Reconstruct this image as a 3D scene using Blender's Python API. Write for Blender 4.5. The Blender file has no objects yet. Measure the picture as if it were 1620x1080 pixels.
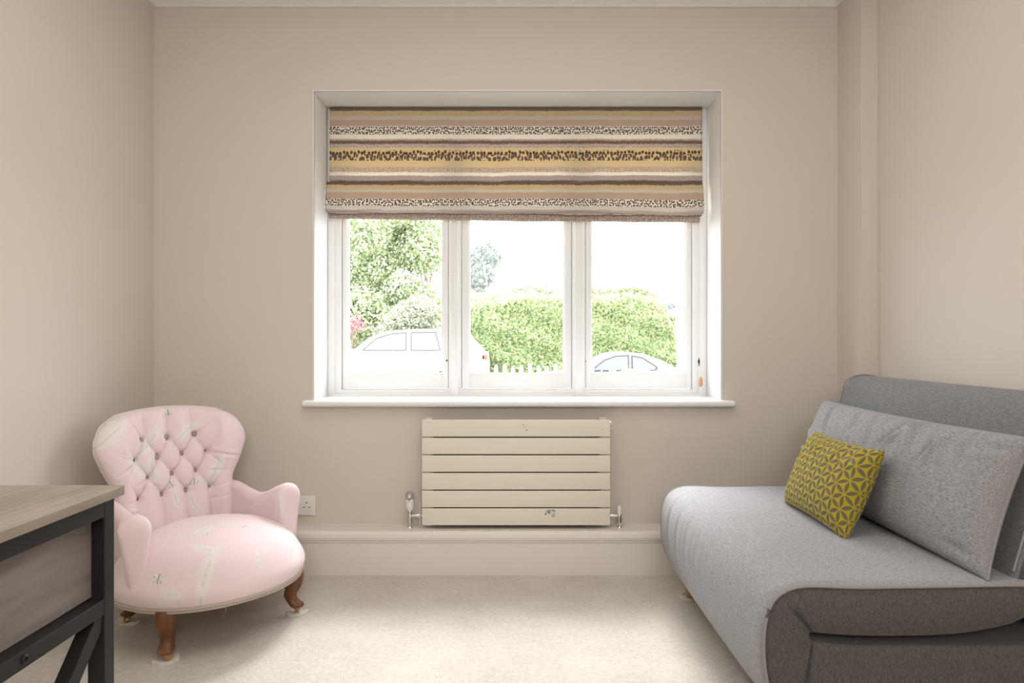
import bpy, bmesh, math, random
import numpy as np
from mathutils import Vector, Matrix
PI = math.pi
random.seed(7); rng = np.random.default_rng(7)
SC = bpy.context.scene
COL = SC.collection
H = 0.97            # camera height
F = 1080.0          # focal length in pixels of a 1620 px wide frame

# ---------------------------------------------------------------- camera, world, lights, exposure
cd = bpy.data.cameras.new('camera'); cam = bpy.data.objects.new('camera', cd); COL.objects.link(cam)
cam.location = (0, 0, H); cam.rotation_euler = (PI/2, 0, 0)
cd.sensor_width = 36; cd.lens = 36*F/1620; cd.clip_start = 0.05; cd.clip_end = 300
SC.camera = cam
SC.view_settings.view_transform = 'Standard'; SC.view_settings.look = 'None'
SC.view_settings.gamma = 1; SC.view_settings.use_curve_mapping = False
SC.view_settings.exposure = 1.15
W = bpy.data.worlds.new('sky'); SC.world = W; W.use_nodes = True
bg = W.node_tree.nodes['Background']; bg.inputs[0].default_value = (0.90, 0.96, 1.0, 1); bg.inputs[1].default_value = 3.6

def light(name, kind, loc, rot, energy, color, **kw):
    l = bpy.data.lights.new(name, kind); l.energy = energy; l.color = color
    for k, v in kw.items(): setattr(l, k, v)
    o = bpy.data.objects.new(name, l); o.location = loc; o.rotation_euler = rot; COL.objects.link(o); return o
# hazy sun high in front of the window
light('sun', 'SUN', (0, 20, 20), (math.radians(-41), 0, 0), 3.0, (1.0, 1.0, 1.0), angle=math.radians(24))
# added fill light, unseen, a large soft panel above the middle of the floor
light('ceiling_fill', 'AREA', (-0.05, 1.35, 2.44), (0, 0, 0), 7.5, (1, 0.985, 0.96), shape='RECTANGLE', size=1.8, size_y=1.4)

light('rear_fill', 'AREA', (0.2, -1.3, 1.9), (math.radians(76), 0, 0), 15.5, (1, 0.985, 0.96), shape='RECTANGLE', size=1.4, size_y=0.9)  # added fill light, unseen behind the camera, brightens the back wall

# ---------------------------------------------------------------- helpers
def at(px, py, Y):
    return Vector(((px-810)/F*Y, Y, H-(py-540)/F*Y))

class NT:
    """small helper that writes node trees"""
    def __init__(s, name):
        s.m = bpy.data.materials.new(name); s.m.use_nodes = True
        s.t = s.m.node_tree; s.b = s.t.nodes['Principled BSDF']
    def n(s, typ, **kw):
        x = s.t.nodes.new(typ)
        for k, v in kw.items(): setattr(x, k, v)
        return x
    def set(s, sock, v):
        if isinstance(v, bpy.types.NodeSocket): s.t.links.new(v, sock)
        elif v is not None: sock.default_value = v
    def math(s, op, a, b=0.0, c=0.0):
        x = s.n('ShaderNodeMath', operation=op)
        s.set(x.inputs[0], a); s.set(x.inputs[1], b); s.set(x.inputs[2], c); return x.outputs[0]
    def mix(s, f, a, b):
        x = s.n('ShaderNodeMix', data_type='RGBA'); s.set(x.inputs[0], f); s.set(x.inputs[6], a); s.set(x.inputs[7], b); return x.outputs[2]
    def coord(s, out='Object', scale=(1, 1, 1)):
        c = s.n('ShaderNodeTexCoord'); mp = s.n('ShaderNodeMapping'); mp.inputs[3].default_value = scale
        s.t.links.new(c.outputs[out], mp.inputs[0]); return mp.outputs[0]
    def noise(s, vec, scale, detail=3, rough=0.5):
        x = s.n('ShaderNodeTexNoise'); s.set(x.inputs['Vector'], vec)
        x.inputs['Scale'].default_value = scale; x.inputs['Detail'].default_value = detail; x.inputs['Roughness'].default_value = rough
        return x.outputs['Fac']
    def ramp(s, f, stops, interp='LINEAR'):
        x = s.n('ShaderNodeValToRGB'); x.color_ramp.interpolation = interp; s.set(x.inputs[0], f)
        e = x.color_ramp.elements
        while len(e) < len(stops): e.new(0.5)
        for i, (p, c) in enumerate(stops):
            e[i].position = p; e[i].color = (c[0], c[1], c[2], 1) if isinstance(c, (tuple, list)) else (c, c, c, 1)
        return x.outputs[0]
    def bump(s, h, strength, dist):
        x = s.n('ShaderNodeBump'); x.inputs['Strength'].default_value = strength; x.inputs['Distance'].default_value = dist
        s.set(x.inputs['Height'], h); s.t.links.new(x.outputs[0], s.b.inputs['Normal'])
    def base(s, c, rough=0.7, metal=0.0, spec=0.3):
        s.set(s.b.inputs['Base Color'], c if isinstance(c, bpy.types.NodeSocket) else (*c, 1))
        s.b.inputs['Roughness'].default_value = rough; s.b.inputs['Metallic'].default_value = metal
        s.b.inputs['Specular IOR Level'].default_value = spec
        return s
C4 = lambda c: (c[0], c[1], c[2], 1)
def srgb(r, g, b):
    f = lambda v: (v/255/12.92) if v/255 <= 0.04045 else ((v/255+0.055)/1.055)**2.4
    return (f(r), f(g), f(b))

def paint(name, col, rough=0.6, var=0.03, bump=0.05, scale=6):
    k = NT(name); v = k.coord()
    n = k.noise(v, scale, 4)
    c = k.mix(n, C4([x*(1-var) for x in col]), C4([min(1, x*(1+var)) for x in col]))
    k.base(c, rough); k.bump(k.noise(v, 180, 3), bump, 0.002); return k.m

WALL = paint('wall_paint_beige', (0.66, 0.60, 0.525), 0.75, 0.012, 0.08)
WHITE = paint('white_satin_paint', (0.84, 0.84, 0.835), 0.38, 0.01, 0.02)
REVEAL = paint('reveal_paint', (0.76, 0.745, 0.72), 0.6, 0.01, 0.05)
CEIL = paint('ceiling_paint', (0.76, 0.73, 0.69), 0.8, 0.01, 0.05)
SKIRT = paint('skirting_paint', (0.78, 0.73, 0.67), 0.42, 0.015, 0.03)
RADM = paint('radiator_cream_paint', (0.78, 0.72, 0.61), 0.36, 0.01, 0.01)

def carpet():
    k = NT('cream_carpet'); v = k.coord()
    a = k.noise(v, 260, 3, 0.7); b = k.noise(v, 5, 4, 0.6); c = k.noise(v, 60, 3, 0.6)
    f = k.math('ADD', k.math('MULTIPLY', a, 0.55), k.math('MULTIPLY', c, 0.3)); f = k.math('ADD', f, k.math('MULTIPLY', b, 0.25))
    col = k.ramp(f, [(0.36, (0.50, 0.435, 0.36)), (0.50, (0.68, 0.62, 0.545)), (0.64, (0.82, 0.765, 0.70))])
    k.base(col, 0.95, 0, 0.1); k.b.inputs['Sheen Weight'].default_value = 0.2
    k.bump(k.math('ADD', a, k.math('MULTIPLY', c, 0.8)), 0.75, 0.008); return k.m
CARPET = carpet()

def plain(name, col, rough=0.5, metal=0.0, spec=0.4, var=0.05, scale=20):
    k = NT(name); n = k.noise(k.coord(), scale, 3)
    k.base(k.mix(n, C4([x*(1-var) for x in col]), C4([min(1, x*(1+var)) for x in col])), rough, metal, spec); return k.m
CHROME = plain('chrome', (0.75, 0.74, 0.73), 0.16, 1.0)
BRASS = plain('aged_brass', (0.62, 0.43, 0.20), 0.32, 1.0)
BLACKMETAL = plain('black_powder_coat', (0.013, 0.0115, 0.012), 0.5, 0.0, 0.3)
DARKHOLE = plain('dark_hole', (0.02, 0.018, 0.016), 0.8)
PLASTIC = plain('white_plastic', (0.80, 0.78, 0.75), 0.3, 0, 0.5, 0.01)
GREYCAP = plain('grey_cap', (0.36, 0.35, 0.35), 0.35)
REDMARK = plain('red_mark', (0.5, 0.03, 0.08), 0.4)
FELT = plain('cream_felt', (0.74, 0.70, 0.63), 0.95, 0, 0.1, 0.15, 60)

def wood(name, c1, c2, scale=(3, 3, 40), rough=0.45, det=40):
    k = NT(name); v = k.coord('Object', scale)
    a = k.noise(v, 2.2, 6, 0.6); w = k.n('ShaderNodeTexWave'); k.set(w.inputs[0], v)
    w.inputs['Scale'].default_value = 1.2; w.inputs['Distortion'].default_value = 6; w.inputs['Detail'].default_value = 4
    f = k.math('ADD', k.math('MULTIPLY', a, 0.9), k.math('MULTIPLY', w.outputs['Fac'], 0.1))
    k.base(k.ramp(f, [(0.25, c1), (0.75, c2)]), rough); k.bump(f, 0.12, 0.002); return k.m
LEGWOOD = wood('mahogany', (0.085, 0.032, 0.014), (0.27, 0.115, 0.055), (14, 14, 3), 0.3)
OAKLEG = wood('oak_leg', (0.42, 0.22, 0.10), (0.62, 0.36, 0.18), (10, 10, 3), 0.45)
DESKTOP = wood('grey_oak_top', (0.25, 0.20, 0.16), (0.42, 0.35, 0.285), (14, 2.0, 14), 0.42)
DESKPANEL = wood('grey_oak_panel', (0.15, 0.125, 0.115), (0.29, 0.245, 0.225), (3, 2.2, 16), 0.6)
ACORN = wood('pull_wood', (0.50, 0.25, 0.12), (0.72, 0.42, 0.24), (40, 40, 160), 0.5)

def mesh(name, verts, faces, mat=None, parent=None, smooth=True, loc=None):
    me = bpy.data.meshes.new(name)
    if isinstance(verts, np.ndarray): verts = verts.reshape(-1, 3).tolist()
    if isinstance(faces, np.ndarray): faces = faces.tolist()
    me.from_pydata([tuple(v) for v in verts], [], faces); me.update()
    if smooth: me.polygons.foreach_set('use_smooth', [True]*len(me.polygons))
    o = bpy.data.objects.new(name, me); COL.objects.link(o)
    if mat is not None:
        for m_ in (mat if isinstance(mat, (list, tuple)) else [mat]): me.materials.append(m_)
    if parent: o.parent = parent
    if loc is not None: o.location = loc
    return o

def recalc(o):
    bm = bmesh.new(); bm.from_mesh(o.data); bmesh.ops.recalc_face_normals(bm, faces=bm.faces); bm.to_mesh(o.data); bm.free(); return o

class B:
    """collects shapes into one bmesh"""
    def __init__(s): s.bm = bmesh.new()
    def box(s, x0, x1, y0, y1, z0, z1, bev=0.0, seg=2, mi=0, M=None):
        t = bmesh.new(); bmesh.ops.create_cube(t, size=1)
        for v in t.verts: v.co = Vector(((x0+x1)/2+v.co.x*(x1-x0), (y0+y1)/2+v.co.y*(y1-y0), (z0+z1)/2+v.co.z*(z1-z0)))
        if bev: bmesh.ops.bevel(t, geom=list(t.edges), offset=bev, segments=seg, profile=0.5, affect='EDGES')
        return s.add(t, mi, M)
    def add(s, t, mi=0, M=None):
        if M is not None: bmesh.ops.transform(t, matrix=M, verts=t.verts)
        for f in t.faces: f.material_index = mi
        me = bpy.data.meshes.new('tmp'); t.to_mesh(me); t.free(); s.bm.from_mesh(me); bpy.data.meshes.remove(me); return s
    def lathe(s, prof, n=24, M=None, mi=0):
        t = bmesh.new(); rings = []
        for r, z in prof:
            rings.append([t.verts.new((r*math.cos(2*PI*i/n), r*math.sin(2*PI*i/n), z)) for i in range(n)] if r > 1e-6 else [t.verts.new((0, 0, z))])
        for a, b in zip(rings, rings[1:]):
            for i in range(n):
                j = (i+1) % n
                if len(a) == 1 and len(b) == 1: continue
                if len(a) == 1: t.faces.new((a[0], b[j], b[i]))
                elif len(b) == 1: t.faces.new((a[i], a[j], b[0]))
                else: t.faces.new((a[i], a[j], b[j], b[i]))
        for rr in (rings[0], rings[-1]):
            if len(rr) > 1:
                try: t.faces.new(rr)
                except ValueError: pass
        bmesh.ops.recalc_face_normals(t, faces=t.faces)
        return s.add(t, mi, M)
    def tube(s, pts, r, n=8, mi=0, closed=False):
        pts = [Vector(p) for p in pts]; t = bmesh.new(); rings = []; up = Vector((0, 0, 1)); m = len(pts)
        rr = r if isinstance(r, (list, tuple)) else [r]*m
        for i, p in enumerate(pts):
            d = (pts[(i+1) % m]-pts[i-1]) if closed else (pts[min(i+1, m-1)]-pts[max(i-1, 0)])
            d.normalize()
            a = d.cross(up if abs(d.dot(up)) < 0.95 else Vector((1, 0, 0))).normalized(); b = d.cross(a)
            rings.append([t.verts.new(p+rr[i]*(math.cos(2*PI*k/n)*a+math.sin(2*PI*k/n)*b)) for k in range(n)])
        for i in range(m if closed else m-1):
            A, Bq = rings[i], rings[(i+1) % m]
            for k in range(n): t.faces.new((A[k], A[(k+1) % n], Bq[(k+1) % n], Bq[k]))
        if not closed: t.faces.new(rings[0]); t.faces.new(rings[-1])
        bmesh.ops.recalc_face_normals(t, faces=t.faces)
        return s.add(t, mi)
    def prism(s, poly, axis, a, b, mi=0, bev=0.0):
        """poly = 2D outline, extruded along axis from a to b"""
        t = bmesh.new(); f = {'x': lambda p, q: (q, p[0], p[1]), 'y': lambda p, q: (p[0], q, p[1]), 'z': lambda p, q: (p[0], p[1], q)}[axis]
        v0 = [t.verts.new(f(p, a)) for p in poly]; v1 = [t.verts.new(f(p, b)) for p in poly]
        t.faces.new(v0); t.faces.new(v1); n = len(poly)
        for i in range(n): t.faces.new((v0[i], v0[(i+1) % n], v1[(i+1) % n], v1[i]))
        bmesh.ops.recalc_face_normals(t, faces=t.faces)
        if bev: bmesh.ops.bevel(t, geom=[e for e in t.edges], offset=bev, segments=2, affect='EDGES')
        return s.add(t, mi)
    def obj(s, name, mat, parent=None, smooth=False, loc=None):
        me = bpy.data.meshes.new(name); s.bm.to_mesh(me); s.bm.free()
        for m_ in (mat if isinstance(mat, (list, tuple)) else [mat]): me.materials.append(m_)
        o = bpy.data.objects.new(name, me); COL.objects.link(o)
        if parent: o.parent = parent
        if loc is not None: o.location = loc
        if smooth:
            me.polygons.foreach_set('use_smooth', [True]*len(me.polygons))
            try: me.set_sharp_from_angle(angle=math.radians(40))
            except Exception: pass
        return o

def empty(name, loc=(0, 0, 0), rz=0.0):
    o = bpy.data.objects.new(name, None); COL.objects.link(o); o.location = loc; o.rotation_euler = (0, 0, rz); o.empty_display_size = 0.1; return o
def tag(o, label=None, cat=None, group=None, kind=None):
    if label: o['label'] = label
    if cat: o['category'] = cat
    if group: o['group'] = group
    if kind: o['kind'] = kind
    return o
def struct(o, label=None, cat=None): return tag(o, label, cat, None, 'structure')
def zto(p, q, pos):   # matrix turning +Z towards direction q-p, placed at pos
    d = (Vector(q)-Vector(p)).normalized(); return Matrix.Translation(pos) @ d.to_track_quat('Z', 'Y').to_matrix().to_4x4()

# ---------------------------------------------------------------- the room
D = 2.95; K = F/D
XL = -566/K; XC = 515/K; YP = XC*F/552; XR = 579/F*YP; YB = 0.96*D; ZC = 2.462; YR = -1.6
ox0, ox1, oz0, oz1 = (497-810)/K, (1140.5-810)/K, 0.700, H+395.5/K     # window opening
YF = 3.175                                                       # window frame face
# back wall with opening: front face ring, painted reveals
def wall_back():
    X0, X1, Z0, Z1, Y0, Y1 = XL-0.15, XR+0.15, -0.5, ZC+0.1, D, 3.30
    v, f, mi = [], [], []
    def q(a, b, c, d, m):
        i = len(v); v.extend([a, b, c, d]); f.append((i, i+1, i+2, i+3)); mi.append(m)
    for Y, s in ((Y0, 1), (Y1, -1)):
        for (a, b, c, d) in ((X0, ox0, Z0, Z1), (ox1, X1, Z0, Z1), (ox0, ox1, Z0, oz0), (ox0, ox1, oz1, Z1)):
            q(*(((a, Y, c), (b, Y, c), (b, Y, d), (a, Y, d))[::s]), 0)
    q((ox0, Y0, oz0), (ox0, Y0, oz1), (ox0, Y1, oz1), (ox0, Y1, oz0), 1)
    q((ox1, Y0, oz1), (ox1, Y0, oz0), (ox1, Y1, oz0), (ox1, Y1, oz1), 1)
    q((ox0, Y0, oz1), (ox1, Y0, oz1), (ox1, Y1, oz1), (ox0, Y1, oz1), 1)
    q((ox1, Y0, oz0), (ox0, Y0, oz0), (ox0, Y1, oz0), (ox1, Y1, oz0), 1)
    q((X0, Y0, Z1), (X1, Y0, Z1), (X1, Y1, Z1), (X0, Y1, Z1), 0)
    q((X0, Y0, Z0), (X0, Y1, Z0), (X0, Y1, Z1), (X0, Y0, Z1), 0); q((X1, Y0, Z0), (X1, Y0, Z1), (X1, Y1, Z1), (X1, Y1, Z0), 0)
    o = mesh('wall_back', v, f, [WALL, REVEAL], None, False)
    bm = bmesh.new(); bm.from_mesh(o.data); bmesh.ops.remove_doubles(bm, verts=bm.verts, dist=1e-5)
    for i, ff in enumerate(bm.faces): ff.material_index = mi[i]
    bm.to_mesh(o.data); bm.free()
    # plaster bead round the opening
    b = B()
    w = 0.006
    b.box(ox0-w, ox0, D-0.002, D+0.004, oz0, oz1+w); b.box(ox1, ox1+w, D-0.002, D+0.004, oz0, oz1+w); b.box(ox0-w, ox1+w, D-0.0021, D+0.004, oz1, oz1+w)
    b.obj('reveal_bead', REVEAL, o); return struct(o)
wall_back()
struct(B().box(XL-0.15, XL, YR-0.1, D, -0.02, ZC+0.1).obj('wall_left', WALL))
wr = B(); wr.box(XR, XR+0.15, YR-0.1, D, -0.02, ZC+0.1)
struct(B().prism([(XR+0.15, YR-0.1), (XR+0.15, D), (XC, D), (XC, YP), (XR, YP), (XR, YR-0.1)], 'z', -0.02, ZC+0.1).obj('wall_right', WALL)); wr.bm.free()
struct(B().box(XL, XR, YR-0.1, YR, -0.02, ZC+0.1).obj('wall_front', WALL))
struct(B().box(XL, XR, YR, D, ZC, ZC+0.1).obj('ceiling', CEIL))
struct(mesh('floor', [(XL, YR, -0.02), (XR, YR, -0.02), (XR, D, -0.02), (XL, D, -0.02), (XL, YR, 0), (XR, YR, 0), (XR, D, 0), (XL, D, 0)],
       [(4, 5, 6, 7), (3, 2, 1, 0), (0, 1, 5, 4), (1, 2, 6, 5), (2, 3, 7, 6), (3, 0, 4, 7)], CARPET, None, False))

# coving: profile swept round left, back, pier and right wall
zc0 = H+527.0/K
def sweep(name, path, prof, mat):
    """path = plan polyline (room side on the right when walking), prof = (out, z)"""
    n = len(path); P = [Vector(p) for p in path]; v = []
    for i in range(n):
        if i == 0: d = (P[1]-P[0]).normalized(); nn = Vector((d.y, -d.x)); k = 1
        elif i == n-1: d = (P[-1]-P[-2]).normalized(); nn = Vector((d.y, -d.x)); k = 1
        else:
            d1 = (P[i]-P[i-1]).normalized(); d2 = (P[i+1]-P[i]).normalized()
            n1 = Vector((d1.y, -d1.x)); n2 = Vector((d2.y, -d2.x)); nn = (n1+n2).normalized(); k = 1/max(0.2, nn.dot(n1))
        for o_, z in prof: v.append((P[i].x+nn.x*o_*k, P[i].y+nn.y*o_*k, z))
    m = len(prof); f = []
    for i in range(n-1):
        for j in range(m-1): f.append((i*m+j, i*m+j+1, (i+1)*m+j+1, (i+1)*m+j))
        f.append((i*m+m-1, i*m, (i+1)*m, (i+1)*m+m-1))
    f.append(tuple(range(m))); f.append(tuple(range((n-1)*m, n*m)))
    return recalc(mesh(name, v, f, mat, None, False))
cove = [(0, zc0), (0.014, zc0), (0.018, zc0+0.010)]+[(0.018+0.065*(1-math.cos(a)), zc0+0.010+0.055*math.sin(a)) for a in np.linspace(0.15, PI/2, 7)]+[(0.09, ZC), (0, ZC)]
plan = [(XL, YR), (XL, D), (XC, D), (XC, YP), (XR, YP), (XR, YR)]
struct(sweep('trim_1', plan, cove, CEIL))
# boxed-in skirting: ledge, torus, flat board
zl = H-288/K
sk = [(0, 0), (D-YB, 0), (D-YB, zl-0.050), (D-YB+0.004, zl-0.046), (D-YB+0.004, zl-0.040), (D-YB+0.009, zl-0.036), (D-YB+0.011, zl-0.024), (D-YB+0.008, zl-0.010), (D-YB+0.002, zl-0.003), (D-YB-0.006, zl), (0, zl)]
struct(B().prism([(D-a, b) for a, b in sk], 'x', XL, XC).obj('baseboard_back', SKIRT))
skl = [(0, 0), (0.018, 0), (0.018, zl-0.05), (0.022, zl-0.046), (0.024, zl-0.02), (0.016, zl-0.004), (0, zl)]
struct(sweep('baseboard_left', [(XL, YR), (XL, YB)], skl, SKIRT))
struct(sweep('baseboard_right', [(XC, YB), (XC, YP), (XR, YP), (XR, YR)], skl, SKIRT))

# ---------------------------------------------------------------- window
win = struct(empty('window_1', ((ox0+ox1)/2, YF, oz0)))
def wpart(b, name, mat, parent=None):
    o = b.obj(name, mat, parent or win, True); 
    o.matrix_parent_inverse = Matrix.Translation(-Vector(win.location)) if (parent is None) else Matrix()
    return o
xw = lambda px, Y=YF: (px-810)/F*Y
zw = lambda py, Y=YF: H-(py-540)/F*Y
GL = bpy.data.materials.new('window_glass'); GL.use_nodes = True
_t = GL.node_tree; _t.nodes.clear()
_o = _t.nodes.new('ShaderNodeOutputMaterial'); _tr = _t.nodes.new('ShaderNodeBsdfTransparent'); _g = _t.nodes.new('ShaderNodeBsdfGlossy'); _g.inputs['Roughness'].default_value = 0.02
_fr = _t.nodes.new('ShaderNodeFresnel'); _fr.inputs[0].default_value = 1.45; _mx = _t.nodes.new('ShaderNodeMixShader')
_ge = _t.nodes.new('ShaderNodeNewGeometry'); _mu = _t.nodes.new('ShaderNodeMath'); _mu.operation = 'MULTIPLY'; _iv = _t.nodes.new('ShaderNodeMath'); _iv.operation = 'SUBTRACT'; _iv.inputs[0].default_value = 1
_t.links.new(_ge.outputs['Backfacing'], _iv.inputs[1]); _t.links.new(_fr.outputs[0], _mu.inputs[0]); _t.links.new(_iv.outputs[0], _mu.inputs[1]); _t.links.new(_mu.outputs[0], _mx.inputs[0]); _t.links.new(_tr.outputs[0], _mx.inputs[1]); _t.links.new(_g.outputs[0], _mx.inputs[2]); _t.links.new(_mx.outputs[0], _o.inputs[0])
fx0, fx1 = ox0, ox1
frx = [xw(540), xw(1095.5)]
fr = B()
fr.box(fx0, frx[0], YF, YF+0.075, oz0, oz1, 0.003); fr.box(frx[1], fx1, YF, YF+0.075, oz0, oz1, 0.003)
fr.box(fx0+0.001, fx1-0.001, YF+0.0008, YF+0.074, oz1-0.045, oz1-0.0005, 0.003); fr.box(fx0+0.001, fx1-0.001, YF+0.0008, YF+0.074, oz0, zw(616), 0.003)
# stepped moulding of the frame
fr.box(fx0, xw(530), YF-0.010, YF+0.01, oz0, oz1, 0.003); fr.box(xw(1105), fx1, YF-0.010, YF+0.01, oz0, oz1, 0.003); fr.box(fx0+0.001, fx1-0.001, YF-0.0092, YF+0.009, oz0, zw(622), 0.003)
wpart(fr, 'window_frame', WHITE)
for a, b_ in ((709.5, 729.5), (905, 926)):
    m = B(); x0, x1 = xw(a), xw(b_)
    m.box(x0, x1, YF+0.002, YF+0.075, oz0+0.02, oz1-0.01, 0.004)
    m.box(x0+0.011, x1-0.011, YF-0.012, YF+0.01, oz0+0.012, oz1-0.01, 0.004, 3)
    wpart(m, 'mullion', WHITE)
for (s0, s1, g0, g1) in ((540, 709.5, 552.5, 699), (729.5, 905, 744.5, 891), (926, 1095.5, 936, 1082)):
    a0, a1 = xw(s0)+0.002, xw(s1)-0.002; b0, b1 = xw(g0, YF+0.03), xw(g1, YF+0.03)
    zb, zt, gb, gt = zw(615), oz1-0.047, zw(589.5, YF+0.03), oz1-0.11
    c = B(); y0, y1 = YF+0.010, YF+0.058
    c.box(a0, b0-0.006, y0, y1, zb, zt, 0.003); c.box(b1+0.006, a1, y0, y1, zb, zt, 0.003)
    c.box(b0-0.009, b1+0.009, y0+0.0007, y1-0.0007, zb+0.0005, gb-0.006, 0.0005); c.box(b0-0.009, b1+0.009, y0+0.0007, y1-0.0007, gt, zt-0.0005, 0.0005)
    co = wpart(c, 'casement', WHITE)
    g = B(); gy = YF+0.036; w = 0.008
    g.box(b0-w, b0, y0+0.006, gy+0.006, gb-w, gt+w, 0.002); g.box(b1, b1+w, y0+0.006, gy+0.006, gb-w, gt+w, 0.002)
    g.box(b0-w/2, b1+w/2, y0+0.0067, gy+0.0053, gb-w, gb, 0.0005); g.box(b0-w/2, b1+w/2, y0+0.0067, gy+0.0053, gt, gt+w, 0.0005)
    g.obj('glazing_bead', WHITE, co, True)
    B().box(b0-w/2, b1+w/2, gy, gy+0.004, gb-w/2, gt+w/2).obj('glass_pane', GL, co)
for p in ((707, 570), (925.5, 571)):
    q = at(*p, YF+0.01); s = B().lathe([(0, -0.003), (0.0042, -0.003), (0.0042, 0.002), (0, 0.002)], 10, zto((0, 0, 0), (0, 1, 0), q))
    wpart(s, 'peg_hole', DARKHOLE)
sill = B(); nx0, nx1 = (476-810)/F*2.905, (1165-810)/F*2.905
zs = H-94/F*2.905; th = 0.027
sill.box(ox0, ox1, D-0.01, YF+0.03, zs-th, zs)
sill.bm.free(); sill = B()
prof = [(YF+0.03, zs-th), (D-0.02, zs-th)]+[(D-0.033-th/2*math.sin(a), zs-th/2-th/2*math.cos(a)) for a in np.linspace(0, PI, 9)]+[(YF+0.03, zs)]
sill.prism(prof, 'x', ox0+0.0005, ox1-0.0005)
pr2 = [(D-0.0005, zs-th)]+[(D-0.033-th/2*math.sin(a), zs-th/2-th/2*math.cos(a)) for a in np.linspace(0, PI, 9)]+[(D-0.0005, zs)]
sill.prism(pr2, 'x', nx0+0.008, ox0+0.0005); sill.prism(pr2, 'x', ox1-0.0005, nx1-0.008)
for xs, sg in ((nx0+0.008, -1), (nx1-0.008, 1)):
    M = Matrix.Translation((xs, 0, 0)) @ Matrix.Diagonal((sg*0.62, 1, 1, 1))
    t = bmesh.new(); rings = []
    for k in range(5):
        a = k/4*PI/2; e = math.sin(a)*th/2; sc_ = math.cos(a)
        rings.append([t.verts.new((e, D-0.0005+(y-(D-0.0005))*(1-(1-sc_)*0.25), zs-th/2+(z-(zs-th/2))*max(sc_, 0.05))) for y, z in pr2])
    for A_, B_ in zip(rings, rings[1:]):
        for i in range(len(pr2)): t.faces.new((A_[i], A_[(i+1) % len(pr2)], B_[(i+1) % len(pr2)], B_[i]))
    t.faces.new(rings[-1]); bmesh.ops.recalc_face_normals(t, faces=t.faces); sill.add(t, 0, M)
bmesh.ops.recalc_face_normals(sill.bm, faces=sill.bm.faces)
wpart(sill, 'window_sill', WHITE)

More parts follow.
